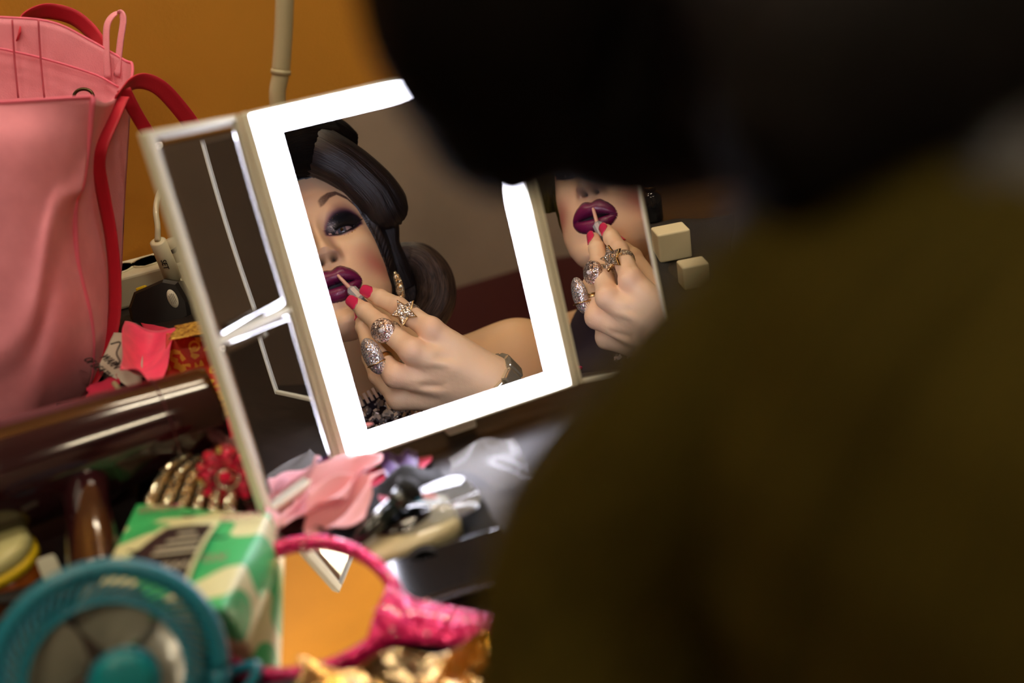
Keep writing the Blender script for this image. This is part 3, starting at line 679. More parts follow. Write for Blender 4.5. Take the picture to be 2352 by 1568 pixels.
# --- fingernails
M_nail = mat('pink_gel_nail', (222, 52, 92), .08, coat=1.0)
def nail(a, b, r, up_, nm='fingernail'):
    t = unit(b-a); upv = unit(up_-t*(up_ @ t)); sd = np.cross(t, upv); n1, n2 = 14, 12; vs = []
    for lay in (0, 1):
        for i in range(n1):
            q = i/(n1-1); s_ = -.35+1.75*q; wd = math.sin(min(1, .25+q*1.6)*math.pi/2)*(1-.30*max(0, q-.8)/.2)
            for j in range(n2):
                an = (j/(n2-1)-.5)*2.0*wd
                rr_ = r*(1.06+(.09 if lay == 0 else 0))*(1-.16*q)
                vs.append(b-t*r*.9+t*s_*r*1.25+sd*math.sin(an)*rr_+upv*math.cos(an)*rr_)
    gq = grid_faces(n1, n2); f = gq+[[k+n1*n2 for k in q[::-1]] for q in gq]
    e = [i*n2 for i in range(n1)]+[(n1-1)*n2+j for j in range(1, n2)]+[i*n2+n2-1 for i in range(n1-2, -1, -1)]+[j for j in range(n2-2, 0, -1)]
    for p, q in zip(e, e[1:]+e[:1]): f.append([p, q, q+n1*n2, p+n1*n2])
    mk(nm, RV(np.array(vs)), f, M_nail, person)
tow = np.array([-.25, .35, -1.0])
nail(idx[2], idx[3], .0078, tow+np.array([-.5, 0, 0])); nail(mid[2], mid[3], .0080, tow+np.array([-.5, 0, 0])); nail(rin[2], rin[3], .0076, tow+np.array([-.8, 0, 0])); nail(pin[2], pin[3], .0068, tow+np.array([-1, 0, 0])); nail(thu[2], thu[3], .0094, np.array([.3, 1, .3]))
# --- dress
ds = SDF((-.5, -.62, .98), (.22, -.02, 1.62), .0045)
ds.cap(chest+np.array([.05, .01, .0]), chest+np.array([-.07, -.02, 0]), .119, .119, .06)
ds.cap(chest, belly, .139, .130, .05)
ds.cap(V(850, 965, 1.245), V(845, 1060, 1.235), .052, .09, .05)
ds.cap(hc+(nb-hc)*.5, nb, .060, .066, .03)
ds.cap(nb-np.array([0, .015, 0]), shR, .0625, .064, .05); ds.cap(nb-np.array([0, .015, 0]), shL, .0625, .064, .05)
_e = unit(nb-chest); _l = unit((shR-shL)-_e*((shR-shL) @ _e)); _c = V(864, 892, 1.18)
_ax = [(ds.lo[k]+np.arange(ds.n[k])*ds.h).astype(np.float32) for k in range(3)]; X_, Y_, Z_ = np.meshgrid(*_ax, indexing='ij', sparse=True)
_h = (X_-_c[0])*_e[0]+(Y_-_c[1])*_e[1]+(Z_-_c[2])*_e[2]; _w = np.abs((X_-nb[0])*_l[0]+(Y_-nb[1])*_l[1]+(Z_-nb[2])*_l[2])
ds.F = np.maximum(ds.F, _h.astype(np.float32)); ds.F = np.maximum(ds.F, np.minimum(_w-.088, _h+.11).astype(np.float32))
dv, df = ds.mesh()
neckdir = unit(nb-chest); hgt = (dv-chest) @ neckdir
kv = np.ones(len(dv), bool); 
M_dress = mat('plum_mesh_dress', (42, 30, 44), .7, bump=.5, bscale=900)
dress = mk('dress', RV(dv), df, M_dress, person)
# collar of baguette crystals and scattered stones over the bib
M_crys = mat('crystal', (240, 236, 226), .12, .3, coat=1)
M_crys2 = mat('smoky_crystal', (150, 152, 156), .1, .55, coat=1)
cb = MB(); cb2 = MB()
arc = spline([V(800, 925, 1.178), V(838, 903, 1.176), V(868, 884, 1.176), V(893, 862, 1.182), V(915, 838, 1.195), V(925, 810, 1.21)], 17)
arcd = [unit(np.array([.36, -.93, -.2]))]*17
for k in range(17):
    t = unit(arc[min(16, k+1)]-arc[max(0, k-1)]); dn = unit(arcd[k]-t*(arcd[k] @ t)); nn_ = np.cross(t, dn); 
    if nn_[2] > 0: nn_ = -nn_
    nn_ = unit(nn_+.25*rng.normal(size=3))
    cb.add(*box(arc[k]+dn*.006, t*.0019, dn*.0068, nn_*.0014, .0006))
rg = np.random.default_rng(31)
for k in range(300):
    u0, v0 = rg.random(), rg.random()**1.3; b_ = arc[0]+(arc[-1]-arc[0])*u0
    p = spline(arc, 40)[min(39, int(u0*40))]+np.array([.36, -.93, 0])*(.016+.06*v0)+np.array([rg.normal()*.002, 0, -.009-.016*v0])
    p = p+np.array([0, 0, .004*abs(u0-.5)])
    a_ = unit(rg.normal(size=3)*np.array([.5, 1, .2])); b2 = unit(np.cross(a_, [0, 0, 1.0]+rg.normal(size=3)*.3)); c2_ = np.cross(a_, b2); sz = rg.uniform(.0012, .0034)
    (cb if k % 3 == 0 else cb2).add(*box(p, a_*sz*1.3, b2*sz*.75, c2_*sz*.55, sz*.3))
mk('crystal_trim', RV(np.concatenate(cb.v)), cb.f, M_crys, dress, smooth=False); 
mk('crystal_trim', RV(np.concatenate(cb2.v)), cb2.f, M_crys2, dress, smooth=False)
# ------------------------------------------------------------------ jewellery
M_pave = mat_pave('pave_stones', (248, 236, 208), 1000, .85, .2, (156, 132, 104), .7)
M_gold = mat('pale_gold', (206, 176, 120), .22, 1.0)
def vk(mb, name, m, parent=None, **k): return mk(name, RV(np.concatenate(mb.v)), mb.f, m, parent, **k)
# finger directions for the bands
def band(c, t, r0, w, th, mb, nrm_):
    t = unit(t); a = unit(nrm_-t*(nrm_ @ t)); b = np.cross(t, a); vs = []; n = 40
    for i in range(n):
        an = 2*math.pi*i/n; dr = a*math.cos(an)+b*math.sin(an)
        for (dt, rr_) in ((-w/2, r0), (-w/2*.8, r0+th), (0, r0+th*1.15), (w/2*.8, r0+th), (w/2, r0)): vs.append(c+t*dt+dr*rr_)
    mb.add(np.array(vs), grid_faces(n, 5, cu=True, cv=True))
rg_i = empty('star_ring', RV(V(932, 715, 1.03)), 'pale gold ring with a stone-set five-pointed star on the forefinger', 'ring')
sc_, sn_ = V(929, 716, 1.0215), unit(np.array([-.18, .12, -1.0]))
t_i = unit(idx[1]-idx[0]); mb = MB(); band(idx[0]*.36+idx[1]*.64, t_i, .0108, .0085, .0016, mb, np.array([0, 0, -1.0])); vk(mb, 'band', M_pave, rg_i)
so = []
for k in range(10):
    an = math.radians(90+36*k+18); r = .0138 if k % 2 == 0 else .0068; so.append([r*math.cos(an), r*math.sin(an)])
ax1 = unit(np.array([1, .25, 0])-sn_*(np.array([1, .25, 0]) @ sn_)); ay1 = np.cross(sn_, ax1)
mb = MB().add(*prism(so, sc_, ax1, ay1, sn_, .0042, .0008)); vk(mb, 'star', M_pave, rg_i, smooth=False)
mb = MB().add(*prism(np.array(so)*1.09, sc_-sn_*.0012, ax1, ay1, sn_, .0022)); vk(mb, 'star_setting', M_gold, rg_i, smooth=False)
rg_m = empty('round_ring', RV(V(879, 758, 1.02)), 'pale gold ring with a large round stone-set disc on the middle finger', 'ring')
mb = MB(); band(mid[0]*.3+mid[1]*.7, unit(mid[1]-mid[0]), .0110, .007, .0015, mb, np.array([0, 0, -1.0])); vk(mb, 'band', M_pave, rg_m)
rc, rn = V(879, 759, 1.022), unit(np.array([-.28, .05, -1.0])); a1 = unit(np.cross(rn, [0, 1, 0])); b1 = np.cross(rn, a1)
prof = [(0, .0045), (.0022, .0045), (.0028, .0036), (.0052, .0042), (.006, .0032), (.0088, .0038), (.0096, .0026), (.0118, .003), (.0128, .0016), (.0128, -.003), (.009, -.005), (0, -.005)]
vs = []; nn_ = 48
for (r, z) in [(a_*1.0, z_) for a_, z_ in prof]:
    for j in range(nn_): an = 2*math.pi*j/nn_; vs.append(rc+(a1*math.cos(an)+b1*math.sin(an))*max(r, 1e-5)+rn*z)
mb = MB().add(np.array(vs), grid_faces(len(prof), nn_, cv=True)); vk(mb, 'disc', mat_pave('pave_stones_rose', (250, 232, 216), 900, .85, .2, (160, 132, 112), .7), rg_m)
mb = MB().add(*ball(rc+rn*.005, .0026, 8, 5)); vk(mb, 'centre_stone', M_crys, rg_m, smooth=False)
rg_r = empty('oval_ring', RV(V(858, 815, 1.02)), 'pale gold ring with a long oval stone-set dome on the third finger', 'ring')
oc, od = V(857, 818, 1.018), unit(np.array([.42, -.88, .06])); on = unit(np.array([-.35, .0, -1.0])); on = unit(on-od*(on @ od)); os_ = np.cross(od, on)
mb = MB().add(*ball(oc, 1.0, 40, 24, (.0106, .0074, .0202), axes=np.array([os_, on, od]))); vk(mb, 'dome', mat_pave('pave_stones_white', (248, 244, 236), 950, .8, .2, (170, 158, 144), .7), rg_r)
mb = MB(); band(rin[0]*.5+rin[1]*.5, unit(rin[1]-rin[0]), .0108, .006, .0014, mb, np.array([0, 0, -1.0])); band(oc+od*.008, od, .0085, .0016, .0016, mb, on); vk(mb, 'band', M_gold, rg_r)
M_palec = mat('pale_crystal', (214, 204, 172), .05, .7, coat=1)
br = empty('bracelet', RV(wc), 'chunky bracelet of square smoky crystals round the raised wrist', 'bracelet')
wa_ = unit(V(1200, 950, 1.06)-wc); wa1 = unit(np.array([0, 0, -1.0])-wa_*(-wa_[2])); wb1 = np.cross(wa_, wa1); wcc = wc+wa_*.001
for k in range(11):
    an = 2*math.pi*k/11+.12; dr = wa1*math.cos(an)+wb1*math.sin(an); tg = -wa1*math.sin(an)+wb1*math.cos(an)
    mb = MB().add(*box(wcc+dr*.0292, wa_*.0108, tg*.0078, dr*.0042, .0022)); vk(mb, 'crystal_stone', M_palec, br, smooth=False)
mb = MB(); band(wcc, wa_, .0262, .010, .0012, mb, wa1); vk(mb, 'setting', M_gold, br)
er = MB()
ep = spline([L(903, 622, 1.165), L(912, 640, 1.163), L(918, 662, 1.162), L(921, 684, 1.162), L(918, 702, 1.163)], 30)
v_, f_ = tube(H2V(ep), np.interp(np.linspace(0, 1, 30), [0, .15, .5, .85, 1], [.0015, .0042, .0055, .0046, .0012]), 14, .5); er.add(v_, f_)
tag(vk(er, 'drop_earring', mat_pave('pave_stones_gold', (252, 242, 208), 700, .85, .15, (110, 92, 58)), None), 'long stone-set drop earring beside the dark neck curl', 'earring')
# --- lip brush
bsh = empty('lip_brush', RV(V(810, 668, 1.085)), 'slim lip brush with clear faceted cap held to the plum lips', 'brush')
tip_, fer = V(773, 629, 1.094), V(806, 664, 1.082)
mb = MB().add(*tube(spline([tip_, tip_*.7+fer*.3, fer], 14), np.interp(np.linspace(0, 1, 14), [0, .25, 1], [.0004, .0019, .0023]), 12)); vk(mb, 'bristles', mat('peach_lip_wand', (226, 176, 150), .35, coat=.4), bsh)
d_ = unit(V(842, 702, 1.078)-fer); mb = MB().add(*tube([fer-d_*.002, fer+d_*.001, fer+d_*.014, fer+d_*.017], [.0035, .0062, .0062, .0045], 8)); vk(mb, 'cap_collar', mat('silvery_clear_plastic', (214, 216, 214), .12, .35, coat=.8), bsh, smooth=False)
mb = MB().add(*tube([fer+d_*.016, fer+d_*.085], [.0042, .0036], 14)); vk(mb, 'handle', mat('silver_handle', (190, 190, 195), .25, .8), bsh)
# ------------------------------------------------------------------ things on the table
def PB(px, py, b):                                       # seen at a place of the photo, b metres in front of the wall
    r = W(ray(px, py))-C0; t = (b-(C0-WP) @ nw2)/(r @ nw2); return C0+r*t
IX, IY, IZ = cx, cy, cz                                   # right / up / towards-viewer directions of the photographer
Z3 = np.array([0, 0, 1.0])
def patch(q, nu, nv, amp=.004, fr=60, seed=0, th=.0008, edge=.15, folds=0, fdir=0, nrm=None, bulge=0.0):
    """crumpled sheet spanned by four world corners (a,b,c,d around)"""
    a, b, c, d = [np.asarray(t, float) for t in q]; n0 = unit(np.cross(b-a, d-a)) if nrm is None else unit(nrm); vs = []
    uu, vv = np.meshgrid(np.linspace(0, 1, nu), np.linspace(0, 1, nv), indexing='ij'); uu, vv = uu.ravel(), vv.ravel()
    eu = edge*.12*(noise3(np.stack([vv, vv*0, vv*0], 1), 11, seed+3)); ev = edge*.12*(noise3(np.stack([uu, uu*0, uu*0], 1), 11, seed+4))
    u2 = uu+eu*(1-4*uu*(1-uu)); v2 = vv+ev*(1-4*vv*(1-vv))
    P = np.outer((1-u2)*(1-v2), a)+np.outer(u2*(1-v2), b)+np.outer(u2*v2, c)+np.outer((1-u2)*v2, d)
    h = noise3(P, fr, seed)*amp+noise3(P, fr*2.7, seed+1)*amp*.35
    if folds: t = (uu if fdir == 0 else vv); h = h+amp*1.3*np.sin(t*folds*6.28+2*np.sin((vv if fdir == 0 else uu)*3+seed))
    h = h+bulge*16*uu*(1-uu)*vv*(1-vv)
    T = P+h[:, None]*n0; Bm = T-n0*th
    g0 = grid_faces(nu, nv); f = [r[::-1] for r in g0]+[[k+nu*nv for k in r] for r in g0]
    e = [i*nv for i in range(nu)]+[(nu-1)*nv+j for j in range(1, nv)]+[i*nv+nv-1 for i in range(nu-2, -1, -1)]+[j for j in range(nv-2, 0, -1)]
    for p, r in zip(e, e[1:]+e[:1]): f.append([p, r, r+nu*nv, p+nu*nv])
    return np.concatenate([T, Bm]), f
def thing(name, v, f, m, label, cat, group=None, smooth=True):
    return tag(mk(name, v, f, m, None, smooth=smooth), label, cat, group)
# --- pink tote bag -------------------------------------------------------
M_bag = mat('pink_nonwoven_fabric', (252, 156, 178), .75, bump=.25, bscale=900, var=.04, vscale=30, sheen=.2)
M_crim = mat('crimson_ribbon', (196, 22, 52), .55, bump=.2, bscale=1200, sheen=.1)
M_seam = mat('pink_binding', (244, 118, 150), .7, bump=.2, bscale=900)
bag = empty('tote_bag', D(-20, 1040, 0), 'large pink fabric tote bag with crimson ribbon handles, standing against the wall', 'bag')
def col_(pts, n=44):
    q = spline([PB(*p) for p in pts], n); q[:, 2] = np.maximum(q[:, 2], DESK_Z+.003); return q
st = [col_([(-520, 300, .34), (-520, 700, .36), (-480, 1250, .36)]),
      col_([(-250, 262, .33), (-260, 650, .37), (-230, 1150, .38)]),
      col_([(-60, 240, .32), (-60, 400, .345), (-60, 700, .37), (-60, 900, .375), (-40, 1100, .36)]),
      col_([(60, 232, .31), (60, 400, .335), (60, 700, .36), (60, 900, .37), (50, 1050, .35)]),
      col_([(150, 226, .30), (140, 380, .31), (120, 480, .325), (130, 700, .345), (130, 850, .35), (90, 990, .34)]),
      col_([(214, 222, .29), (203, 330, .285), (190, 420, .285), (173, 470, .29), (178, 600, .30), (206, 720, .30), (213, 800, .30), (203, 880, .30), (150, 950, .31)])]
fr_ = [np.array(s_) for s_ in st]
Sg = np.stack(fr_); Sg = np.stack([spline(Sg[:, j], 60) for j in range(Sg.shape[1])], 1)   # stations x height
nm_ = noise3(Sg.reshape(-1, 3), 26, 40).reshape(Sg.shape[:2])*.007
jj = np.linspace(0, 1, Sg.shape[1])[None, :]; ii_ = np.linspace(0, 1, Sg.shape[0])[:, None]
nm_ = nm_*sstep(0, .15, jj)+.010*np.exp(-((jj-(.28+.75*(1-ii_)))/.09)**2)*sstep(0, .1, jj)-.009*np.exp(-((jj-(.42+.55*(1-ii_)))/.08)**2)
Sg = Sg+nm_[..., None]*nw2
def sheet(S, th, nrm):
    nu, nv = S.shape[:2]; T = S.reshape(-1, 3); g0 = grid_faces(nu, nv)
    f = g0+[[k+nu*nv for k in r[::-1]] for r in g0]
    e = [i*nv for i in range(nu)]+[(nu-1)*nv+j for j in range(1, nv)]+[i*nv+nv-1 for i in range(nu-2, -1, -1)]+[j for j in range(nv-2, 0, -1)]
    for p, r in zip(e, e[1:]+e[:1]): f.append([p, r, r+nu*nv, p+nu*nv])
    return np.concatenate([T, T-np.asarray(nrm)*th]), f
mk('front_panel', *sheet(Sg, .0012, nw2), M_bag, bag)
gs = [fr_[-1], col_([(248, 235, .24), (236, 300, .235), (222, 380, .24), (212, 470, .25), (226, 600, .26), (236, 700, .26), (232, 790, .27), (212, 880, .28), (152, 952, .29)]),
      col_([(300, 205, .175), (297, 300, .18), (288, 450, .19), (281, 600, .20), (272, 720, .21), (262, 790, .225), (232, 880, .25), (156, 955, .27)])]
Gg = np.stack(gs); Gg = np.stack([spline(Gg[:, j], 26) for j in range(Gg.shape[1])], 1)
mk('side_gusset', *sheet(Gg, .0012, IX), M_bag, bag)
bs = [gs[-1], col_([(304, 150, .155), (297, 260, .16), (270, 600, .18), (240, 800, .22), (150, 950, .25)]),
      col_([(285, 138, .135), (280, 260, .14), (255, 600, .17), (225, 800, .21), (140, 950, .25)]),
      col_([(205, 92, .125), (200, 240, .13), (190, 600, .16), (180, 800, .21), (100, 960, .25)]),
      col_([(120, 52, .12), (110, 240, .13), (100, 600, .16), (80, 800, .21), (60, 990, .25)]), col_([(0, 40, .12), (0, 240, .13), (0, 600, .16), (0, 800, .21), (0, 1020, .25)]),
      col_([(-300, 30, .12), (-300, 240, .13), (-300, 600, .16), (-300, 800, .21), (-280, 1150, .25)]), col_([(-520, 60, .14), (-520, 300, .15), (-520, 600, .18), (-520, 800, .22), (-480, 1250, .27)])]
Bg = np.stack(bs); Bg = np.stack([spline(Bg[:, j], 60) for j in range(Bg.shape[1])], 1)
mk('back_panel', *sheet(Bg, -.0012, nw2), M_bag, bag)
Lg = np.stack([spline(np.array([Sg[0, j], (Sg[0, j]+bs[-1][j])/2+wa*.02, bs[-1][j]]), 14) for j in range(44)], 1)
mk('side_gusset', *sheet(Lg, .0012, -wa), M_bag, bag)
mk('binding', *tube(fr_[-1]+nw2*.001, .0024, 10), M_seam, bag)
topf = Sg[:, 0]; mk('binding', *tube(topf, .0016, 8), M_seam, bag)
mk('binding', *tube(Bg[:, 0], .0015, 8), M_seam, bag)
mk('binding', *tube(spline([PB(-60, 100, .131), PB(30, 118, .132), PB(120, 140, .134), PB(220, 172, .138), PB(272, 200, .146)], 30), .0011, 8), M_seam, bag)
for xs in (28, 88): mk('handle_stitching', *tube(spline([PB(xs, 45, .131), PB(xs+5, 130, .134), PB(xs+14, 225, .14)], 16), .0009, 6), mat('dark_pink_thread', (196, 84, 104), .7), bag)
mk('hanging_loop', *ribbon([PB(247, 180, .135), PB(244, 110, .13), PB(247, 55, .125), PB(268, 30, .12), PB(283, 42, .125), PB(276, 100, .13), PB(268, 175, .135)], .0075, IX*.9+nw2*.45, .0012, 50), M_bag, bag)
mk('ribbon_handle', *ribbon([PB(40, 90, .125), PB(45, 50, .105), PB(100, 26, .09), PB(165, 38, .09), PB(212, 75, .10), PB(240, 118, .12)], .017, IY*.8+nw2*.5+IX*.35, .0012, 50), M_crim, bag)
mk('ribbon_handle', *ribbon([PB(262, 232, .215), PB(290, 200, .20), PB(325, 186, .19), PB(365, 200, .185), PB(405, 240, .18), PB(450, 300, .175), PB(500, 380, .17), PB(520, 460, .17)], .0165, IY*.8+IX*.4+nw2*.3, .0012, 50), M_crim, bag)
mk('ribbon_handle', *ribbon([PB(284, 205, .205), PB(312, 260, .20), PB(350, 320, .195), PB(400, 390, .19)], .013, IX+IY*.3, .0012, 30), M_crim, bag)
mk('ribbon_trim', *ribbon([PB(284, 222, .215), PB(258, 280, .232), PB(234, 335, .25), PB(226, 380, .25), PB(238, 450, .245), PB(255, 540, .245), PB(264, 640, .245), PB(262, 730, .25), PB(247, 800, .26), PB(222, 860, .275), PB(190, 905, .29), PB(150, 948, .30)], [.012, .013, .013, .015, .014, .013, .0135, .013, .012, .0115, .010], IX*.9+nw2*.25, .0012, 80), M_crim, bag)
an_ = np.linspace(0, 2*math.pi, 30); gc = PB(192, 222, .147)
mk('grommet', *tube(np.array([gc+IX*math.cos(a)*.0095+IY*math.sin(a)*.0075 for a in an_]), .0017, 8), mat('dark_bronze', (72, 62, 40), .35, .9), bag)
# --- white gooseneck pole -------------------------------------------------
pole = empty('gooseneck_lamp', np.array([*PB(640, 560, .30)[:2], DESK_Z]), 'slim white flexible lamp pole rising behind the lit mirror', 'lamp')
M_pole = mat('warm_white_pole', (196, 188, 156), .4, coat=.2)
pts = [PB(662, -120, .33), PB(655, -20, .33), PB(651, 80, .33), PB(645, 165, .33)]
mk('upper_tube', *tube(spline(pts, 24), .0078, 18), M_pole, pole); e1 = PB(645, 165, .33)
fp = PB(640, 250, .33); bt = np.array([fp[0], fp[1], DESK_Z+.012])
mk('lower_tube', *tube(spline([e1, fp, fp*.6+bt*.4, bt], 24), .0072, 18), M_pole, pole)
mk('joint_collar', *tube([e1-(fp-e1)*.06, e1+(fp-e1)*.06], .0086, 18), M_pole, pole)
mk('base', *tube([bt-Z3*.012, bt-Z3*.002, bt], [.045, .045, .038], 30), M_pole, pole)
# --- power strip, adapter and plugs --------------------------------------
M_wp = mat('white_socket_plastic', (224, 222, 196), .4, coat=.2)
sp = empty('power_strip', np.array([*PB(420, 700, .075)[:2], DESK_Z]), 'white power strip lying along the foot of the wall', 'power strip')
s0 = PB(255, 740, .045); s1 = PB(620, 635, .045); s0[2] = s1[2] = DESK_Z+.019; sd_ = unit(s1-s0)
mk('housing', *box((s0+s1)/2, (s1-s0)/2, np.cross(Z3, sd_)*.032, Z3*.019, .004), M_wp, sp, smooth=False)
for k in range(5):
    c_ = s0+(s1-s0)*(.14+.18*k)+Z3*.0195
    mk('socket', *tube([c_-Z3*.001, c_+Z3*.0012, c_+Z3*.0012, c_+Z3*.0002], [.019, .019, .0165, .0165], 24), M_wp, sp)
M_blk = mat('black_plastic', (22, 22, 24), .38, coat=.1, bump=.05, bscale=700)
ad = empty('power_adapter', np.array([*PB(360, 720, .10)[:2], DESK_Z+.04]), 'chunky black power adapter with yellow button and oval sticker on the power strip', 'adapter')
ac = PB(366, 700, .125); ax_x = unit(sd_*.9+nw2*.1+Z3*.12); ax_z = unit(np.cross(ax_x, np.cross(nw2+Z3*.35, ax_x))); ax_y = np.cross(ax_z, ax_x)
ol_ = [(-.033, -.018), (-.028, .008), (-.016, .022), (.018, .024), (.031, .016), (.034, -.008), (.030, -.024), (.0, -.030), (-.028, -.028)]
mk('case', *prism(ol_, ac-ax_z*.022, ax_x, ax_y if (ax_y @ IY) > 0 else -ax_y, ax_z, .044, .004), M_blk, ad, smooth=False)
ayy = ax_y if (ax_y @ IY) > 0 else -ax_y
mk('plug_face', *tube([ac-ax_x*.030-ayy*.012, ac-ax_x*.036-ayy*.022+ax_z*.010, ac-ax_x*.034-ayy*.034+ax_z*.014], [.018, .021, .016], 24), M_blk, ad)
mk('button', *box(ac-ax_x*.009+ayy*.0225+ax_z*.008, ax_x*.0055, ayy*.003, ax_z*.005, .0015), mat('yellow_button', (224, 190, 20), .45), ad)
sc2 = ac+ax_x*.0195+ax_z*.0224+ayy*.001; ell_ = [(math.cos(a)*.0052, math.sin(a)*.0105) for a in np.linspace(0, 2*math.pi, 28, endpoint=False)]
stk = mk('sticker', *prism(ell_, sc2, ax_x, ayy, ax_z, .0003), mat('white_sticker', (222, 220, 206), .5), ad)
for k in range(4): mk('sticker_print', *box(sc2+ax_z*.0005+ax_x*(-.0024+.0016*k), ax_x*.0003, ayy*(.0065-.0012*abs(k-1.5)), ax_z*.0001), mat('grey_print', (120, 118, 108), .6), stk, smooth=False)
pl = empty('plug', np.array([*PB(430, 690, .08)[:2], DESK_Z+.04]), 'round white cord connector marked SET, leaning beside the black adapter', 'plug')
p0, p1, p2 = PB(362, 553, .12), PB(398, 640, .105), PB(436, 716, .09)
mk('body', *tube([p0, p0*.98+p1*.02, p1*.98+p0*.02, p1], [.006, .0088, .0095, .0080], 20), M_wp, pl)
for k in range(4): q_ = p1+(p2-p1)*(.10+.13*k); mk('strain_relief_ring', *tube([q_, q_+(p2-p1)*.07], .0080, 18), M_wp, pl)
mk('plug_body', *tube([p1, p1*.5+p2*.5, p2], [.0062, .0075, .013], 18), M_wp, pl)
mk('cord', *tube(spline([p0, PB(362, 520, .115), PB(358, 480, .10), PB(368, 440, .08), PB(400, 400, .06), PB(470, 380, .04)], 40), .0032, 10), M_wp, pl)
tdir = unit(p1-p0); tz = unit(IZ-tdir*(IZ @ tdir)); text('SET', .0085, p0*.52+p1*.48+tz*.0096+IX*.001, tdir, np.cross(tz, tdir), mat('black_print', (16, 16, 16), .6), 'marking', pl, .0002)
pl2 = empty('plug', np.array([*PB(425, 660, .05)[:2], DESK_Z+.04]), 'flat white plug with a dark round mark, half hidden behind the mirror wing', 'plug')
q0, q1 = PB(392, 548, .075), PB(438, 668, .06); td = unit(q1-q0)
mk('body', *tube([q0, q0*.9+q1*.1, q1], [.006, .0135, .0145], 20, .5, flatdir=nw2), M_wp, pl2)
qm = q0*.8+q1*.2; mk('round_mark', *tube([qm+IZ*.0075, qm+IZ*.0083], [.0055, .0055], 20), M_blk, pl2)
# --- pink paper, red cloth, warning ribbon --------------------------------
thing('paper_flower', *patch([D(286, 744, .055), D(412, 757, .045), D(362, 888, .05), D(276, 842, .07)], 40, 40, .003, 30, 5, .0008, .2, 1, 0, bulge=.022), mat('hot_pink_paper', (246, 70, 116), .45, sheen=.2, var=.06, vscale=60), 'curled hot pink sheet between the tote bag and the red cloth', 'paper')
thing('paper_flower', *patch([D(330, 746, .02), D(412, 756, .045), D(392, 800, .04), D(340, 800, .03)], 20, 20, .002, 45, 6, .0008, .3), mat('rose_pink_paper', (226, 60, 100), .5), 'small folded rose pink flap behind the curled pink sheet', 'paper')
def mat_brocade():
    m = mat('red_gold_brocade', (186, 40, 16), .5, bump=.2, bscale=500, sheen=.2); nt = m.node_tree; b = nt.nodes['Principled BSDF']
    tc = nt.nodes.new('ShaderNodeTexCoord'); v = nt.nodes.new('ShaderNodeTexVoronoi'); v.inputs['Scale'].default_value = 52; v.inputs['Randomness'].default_value = .45
    nt.links.new(tc.outputs['Object'], v.inputs['Vector'])
    r = nt.nodes.new('ShaderNodeValToRGB'); r.color_ramp.interpolation = 'CONSTANT'; e = r.color_ramp.elements
    e[0].color = rgba((196, 60, 20)); e[1].position = .17; e[1].color = rgba((232, 190, 70))
    x = e.new(.27); x.color = rgba((186, 38, 14)); nt.links.new(v.outputs['Distance'], r.inputs[0])
    v2 = nt.nodes.new('ShaderNodeTexVoronoi'); v2.inputs['Scale'].default_value = 190; nt.links.new(tc.outputs['Object'], v2.inputs['Vector'])
    mx = nt.nodes.new('ShaderNodeMath'); mx.operation = 'GREATER_THAN'; mx.inputs[1].default_value = .78; sp_ = nt.nodes.new('ShaderNodeSeparateColor')
    nt.links.new(v2.outputs['Color'], sp_.inputs[0]); nt.links.new(sp_.outputs[0], mx.inputs[0])
    m2 = nt.nodes.new('ShaderNodeMix'); m2.data_type = 'RGBA'; m2.inputs['B'].default_value = rgba((214, 160, 56)); nt.links.new(mx.outputs[0], m2.inputs['Factor']); nt.links.new(r.outputs[0], m2.inputs['A'])
    nt.links.new(m2.outputs['Result'], b.inputs['Base Color']); return m
M_broc = mat_brocade()
M_goldcloth = mat_pave('gold_brocade_border', (226, 190, 90), 420, .5, .4, (130, 50, 20), .5)
rc_ = empty('brocade_cloth', D(440, 840, 0), 'crumpled red cloth with gold motifs behind the hair dryer', 'cloth')
mk('cloth', *patch([D(385, 775, .05), D(620, 735, .05), D(650, 960, .02), D(355, 935, .025)], 60, 60, .0045, 36, 12, .001, .3, 1, 1, bulge=.02), M_broc, rc_)
mk('gold_border', *patch([D(400, 752, .052), D(600, 715, .052), D(622, 742, .058), D(392, 782, .058)], 60, 12, .002, 60, 13, .001, .2), M_goldcloth, rc_)
mk('gold_border', *patch([D(480, 905, .035), D(560, 880, .035), D(600, 1000, .02), D(520, 990, .015)], 30, 20, .002, 60, 14, .001, .2), M_goldcloth, rc_)
tagm = mat('white_warning_ribbon', (196, 194, 180), .6, bump=.1, bscale=500)
wt = empty('warning_tag', D(270, 870, 0), 'white ribbon label with black warning print, half under the pink sheet', 'tag')
wp_ = [D(318, 775, .05), D(262, 830, .055), D(236, 858, .05), D(255, 885, .04), D(310, 905, .03)]
mk('ribbon', *patch([D(262, 765, .04), D(330, 770, .04), D(325, 905, .03), D(226, 848, .04)], 24, 24, .0006, 40, 17, .0008, .05, bulge=.003), tagm, wt)
tx = unit(D(318, 908, .045)-D(238, 842, .05)); ty_ = unit(D(262, 790, .05)-D(238, 842, .05)); tn = unit(np.cross(tx, ty_)); tn = tn if tn @ IZ > 0 else -tn; ty_ = np.cross(tn, tx)
M_ink = mat('black_ink', (14, 14, 14), .6)
text('WARN', .0115, D(262, 830, .045)+IZ*.008, tx, ty_, M_ink, 'warning_text', wt); text('OF DEATH', .0110, D(262, 830, .045)+IZ*.008-ty_*.013+tx*.004, tx, ty_, M_ink, 'warning_text', wt)
mk('printed_symbol', *tube([q_+IZ*.014 for q_ in spline([D(268, 790, .05), D(290, 786, .05), D(282, 810, .05), D(290, 830, .05), D(276, 836, .05)], 20)], .0007, 6), M_ink, wt)
mk('cord', *tube(spline([D(262, 880, .05), D(285, 905, .05), D(320, 925, .045), D(370, 930, .04)], 20), .0022, 10), mat('tan_cord', (150, 140, 110), .6), wt)
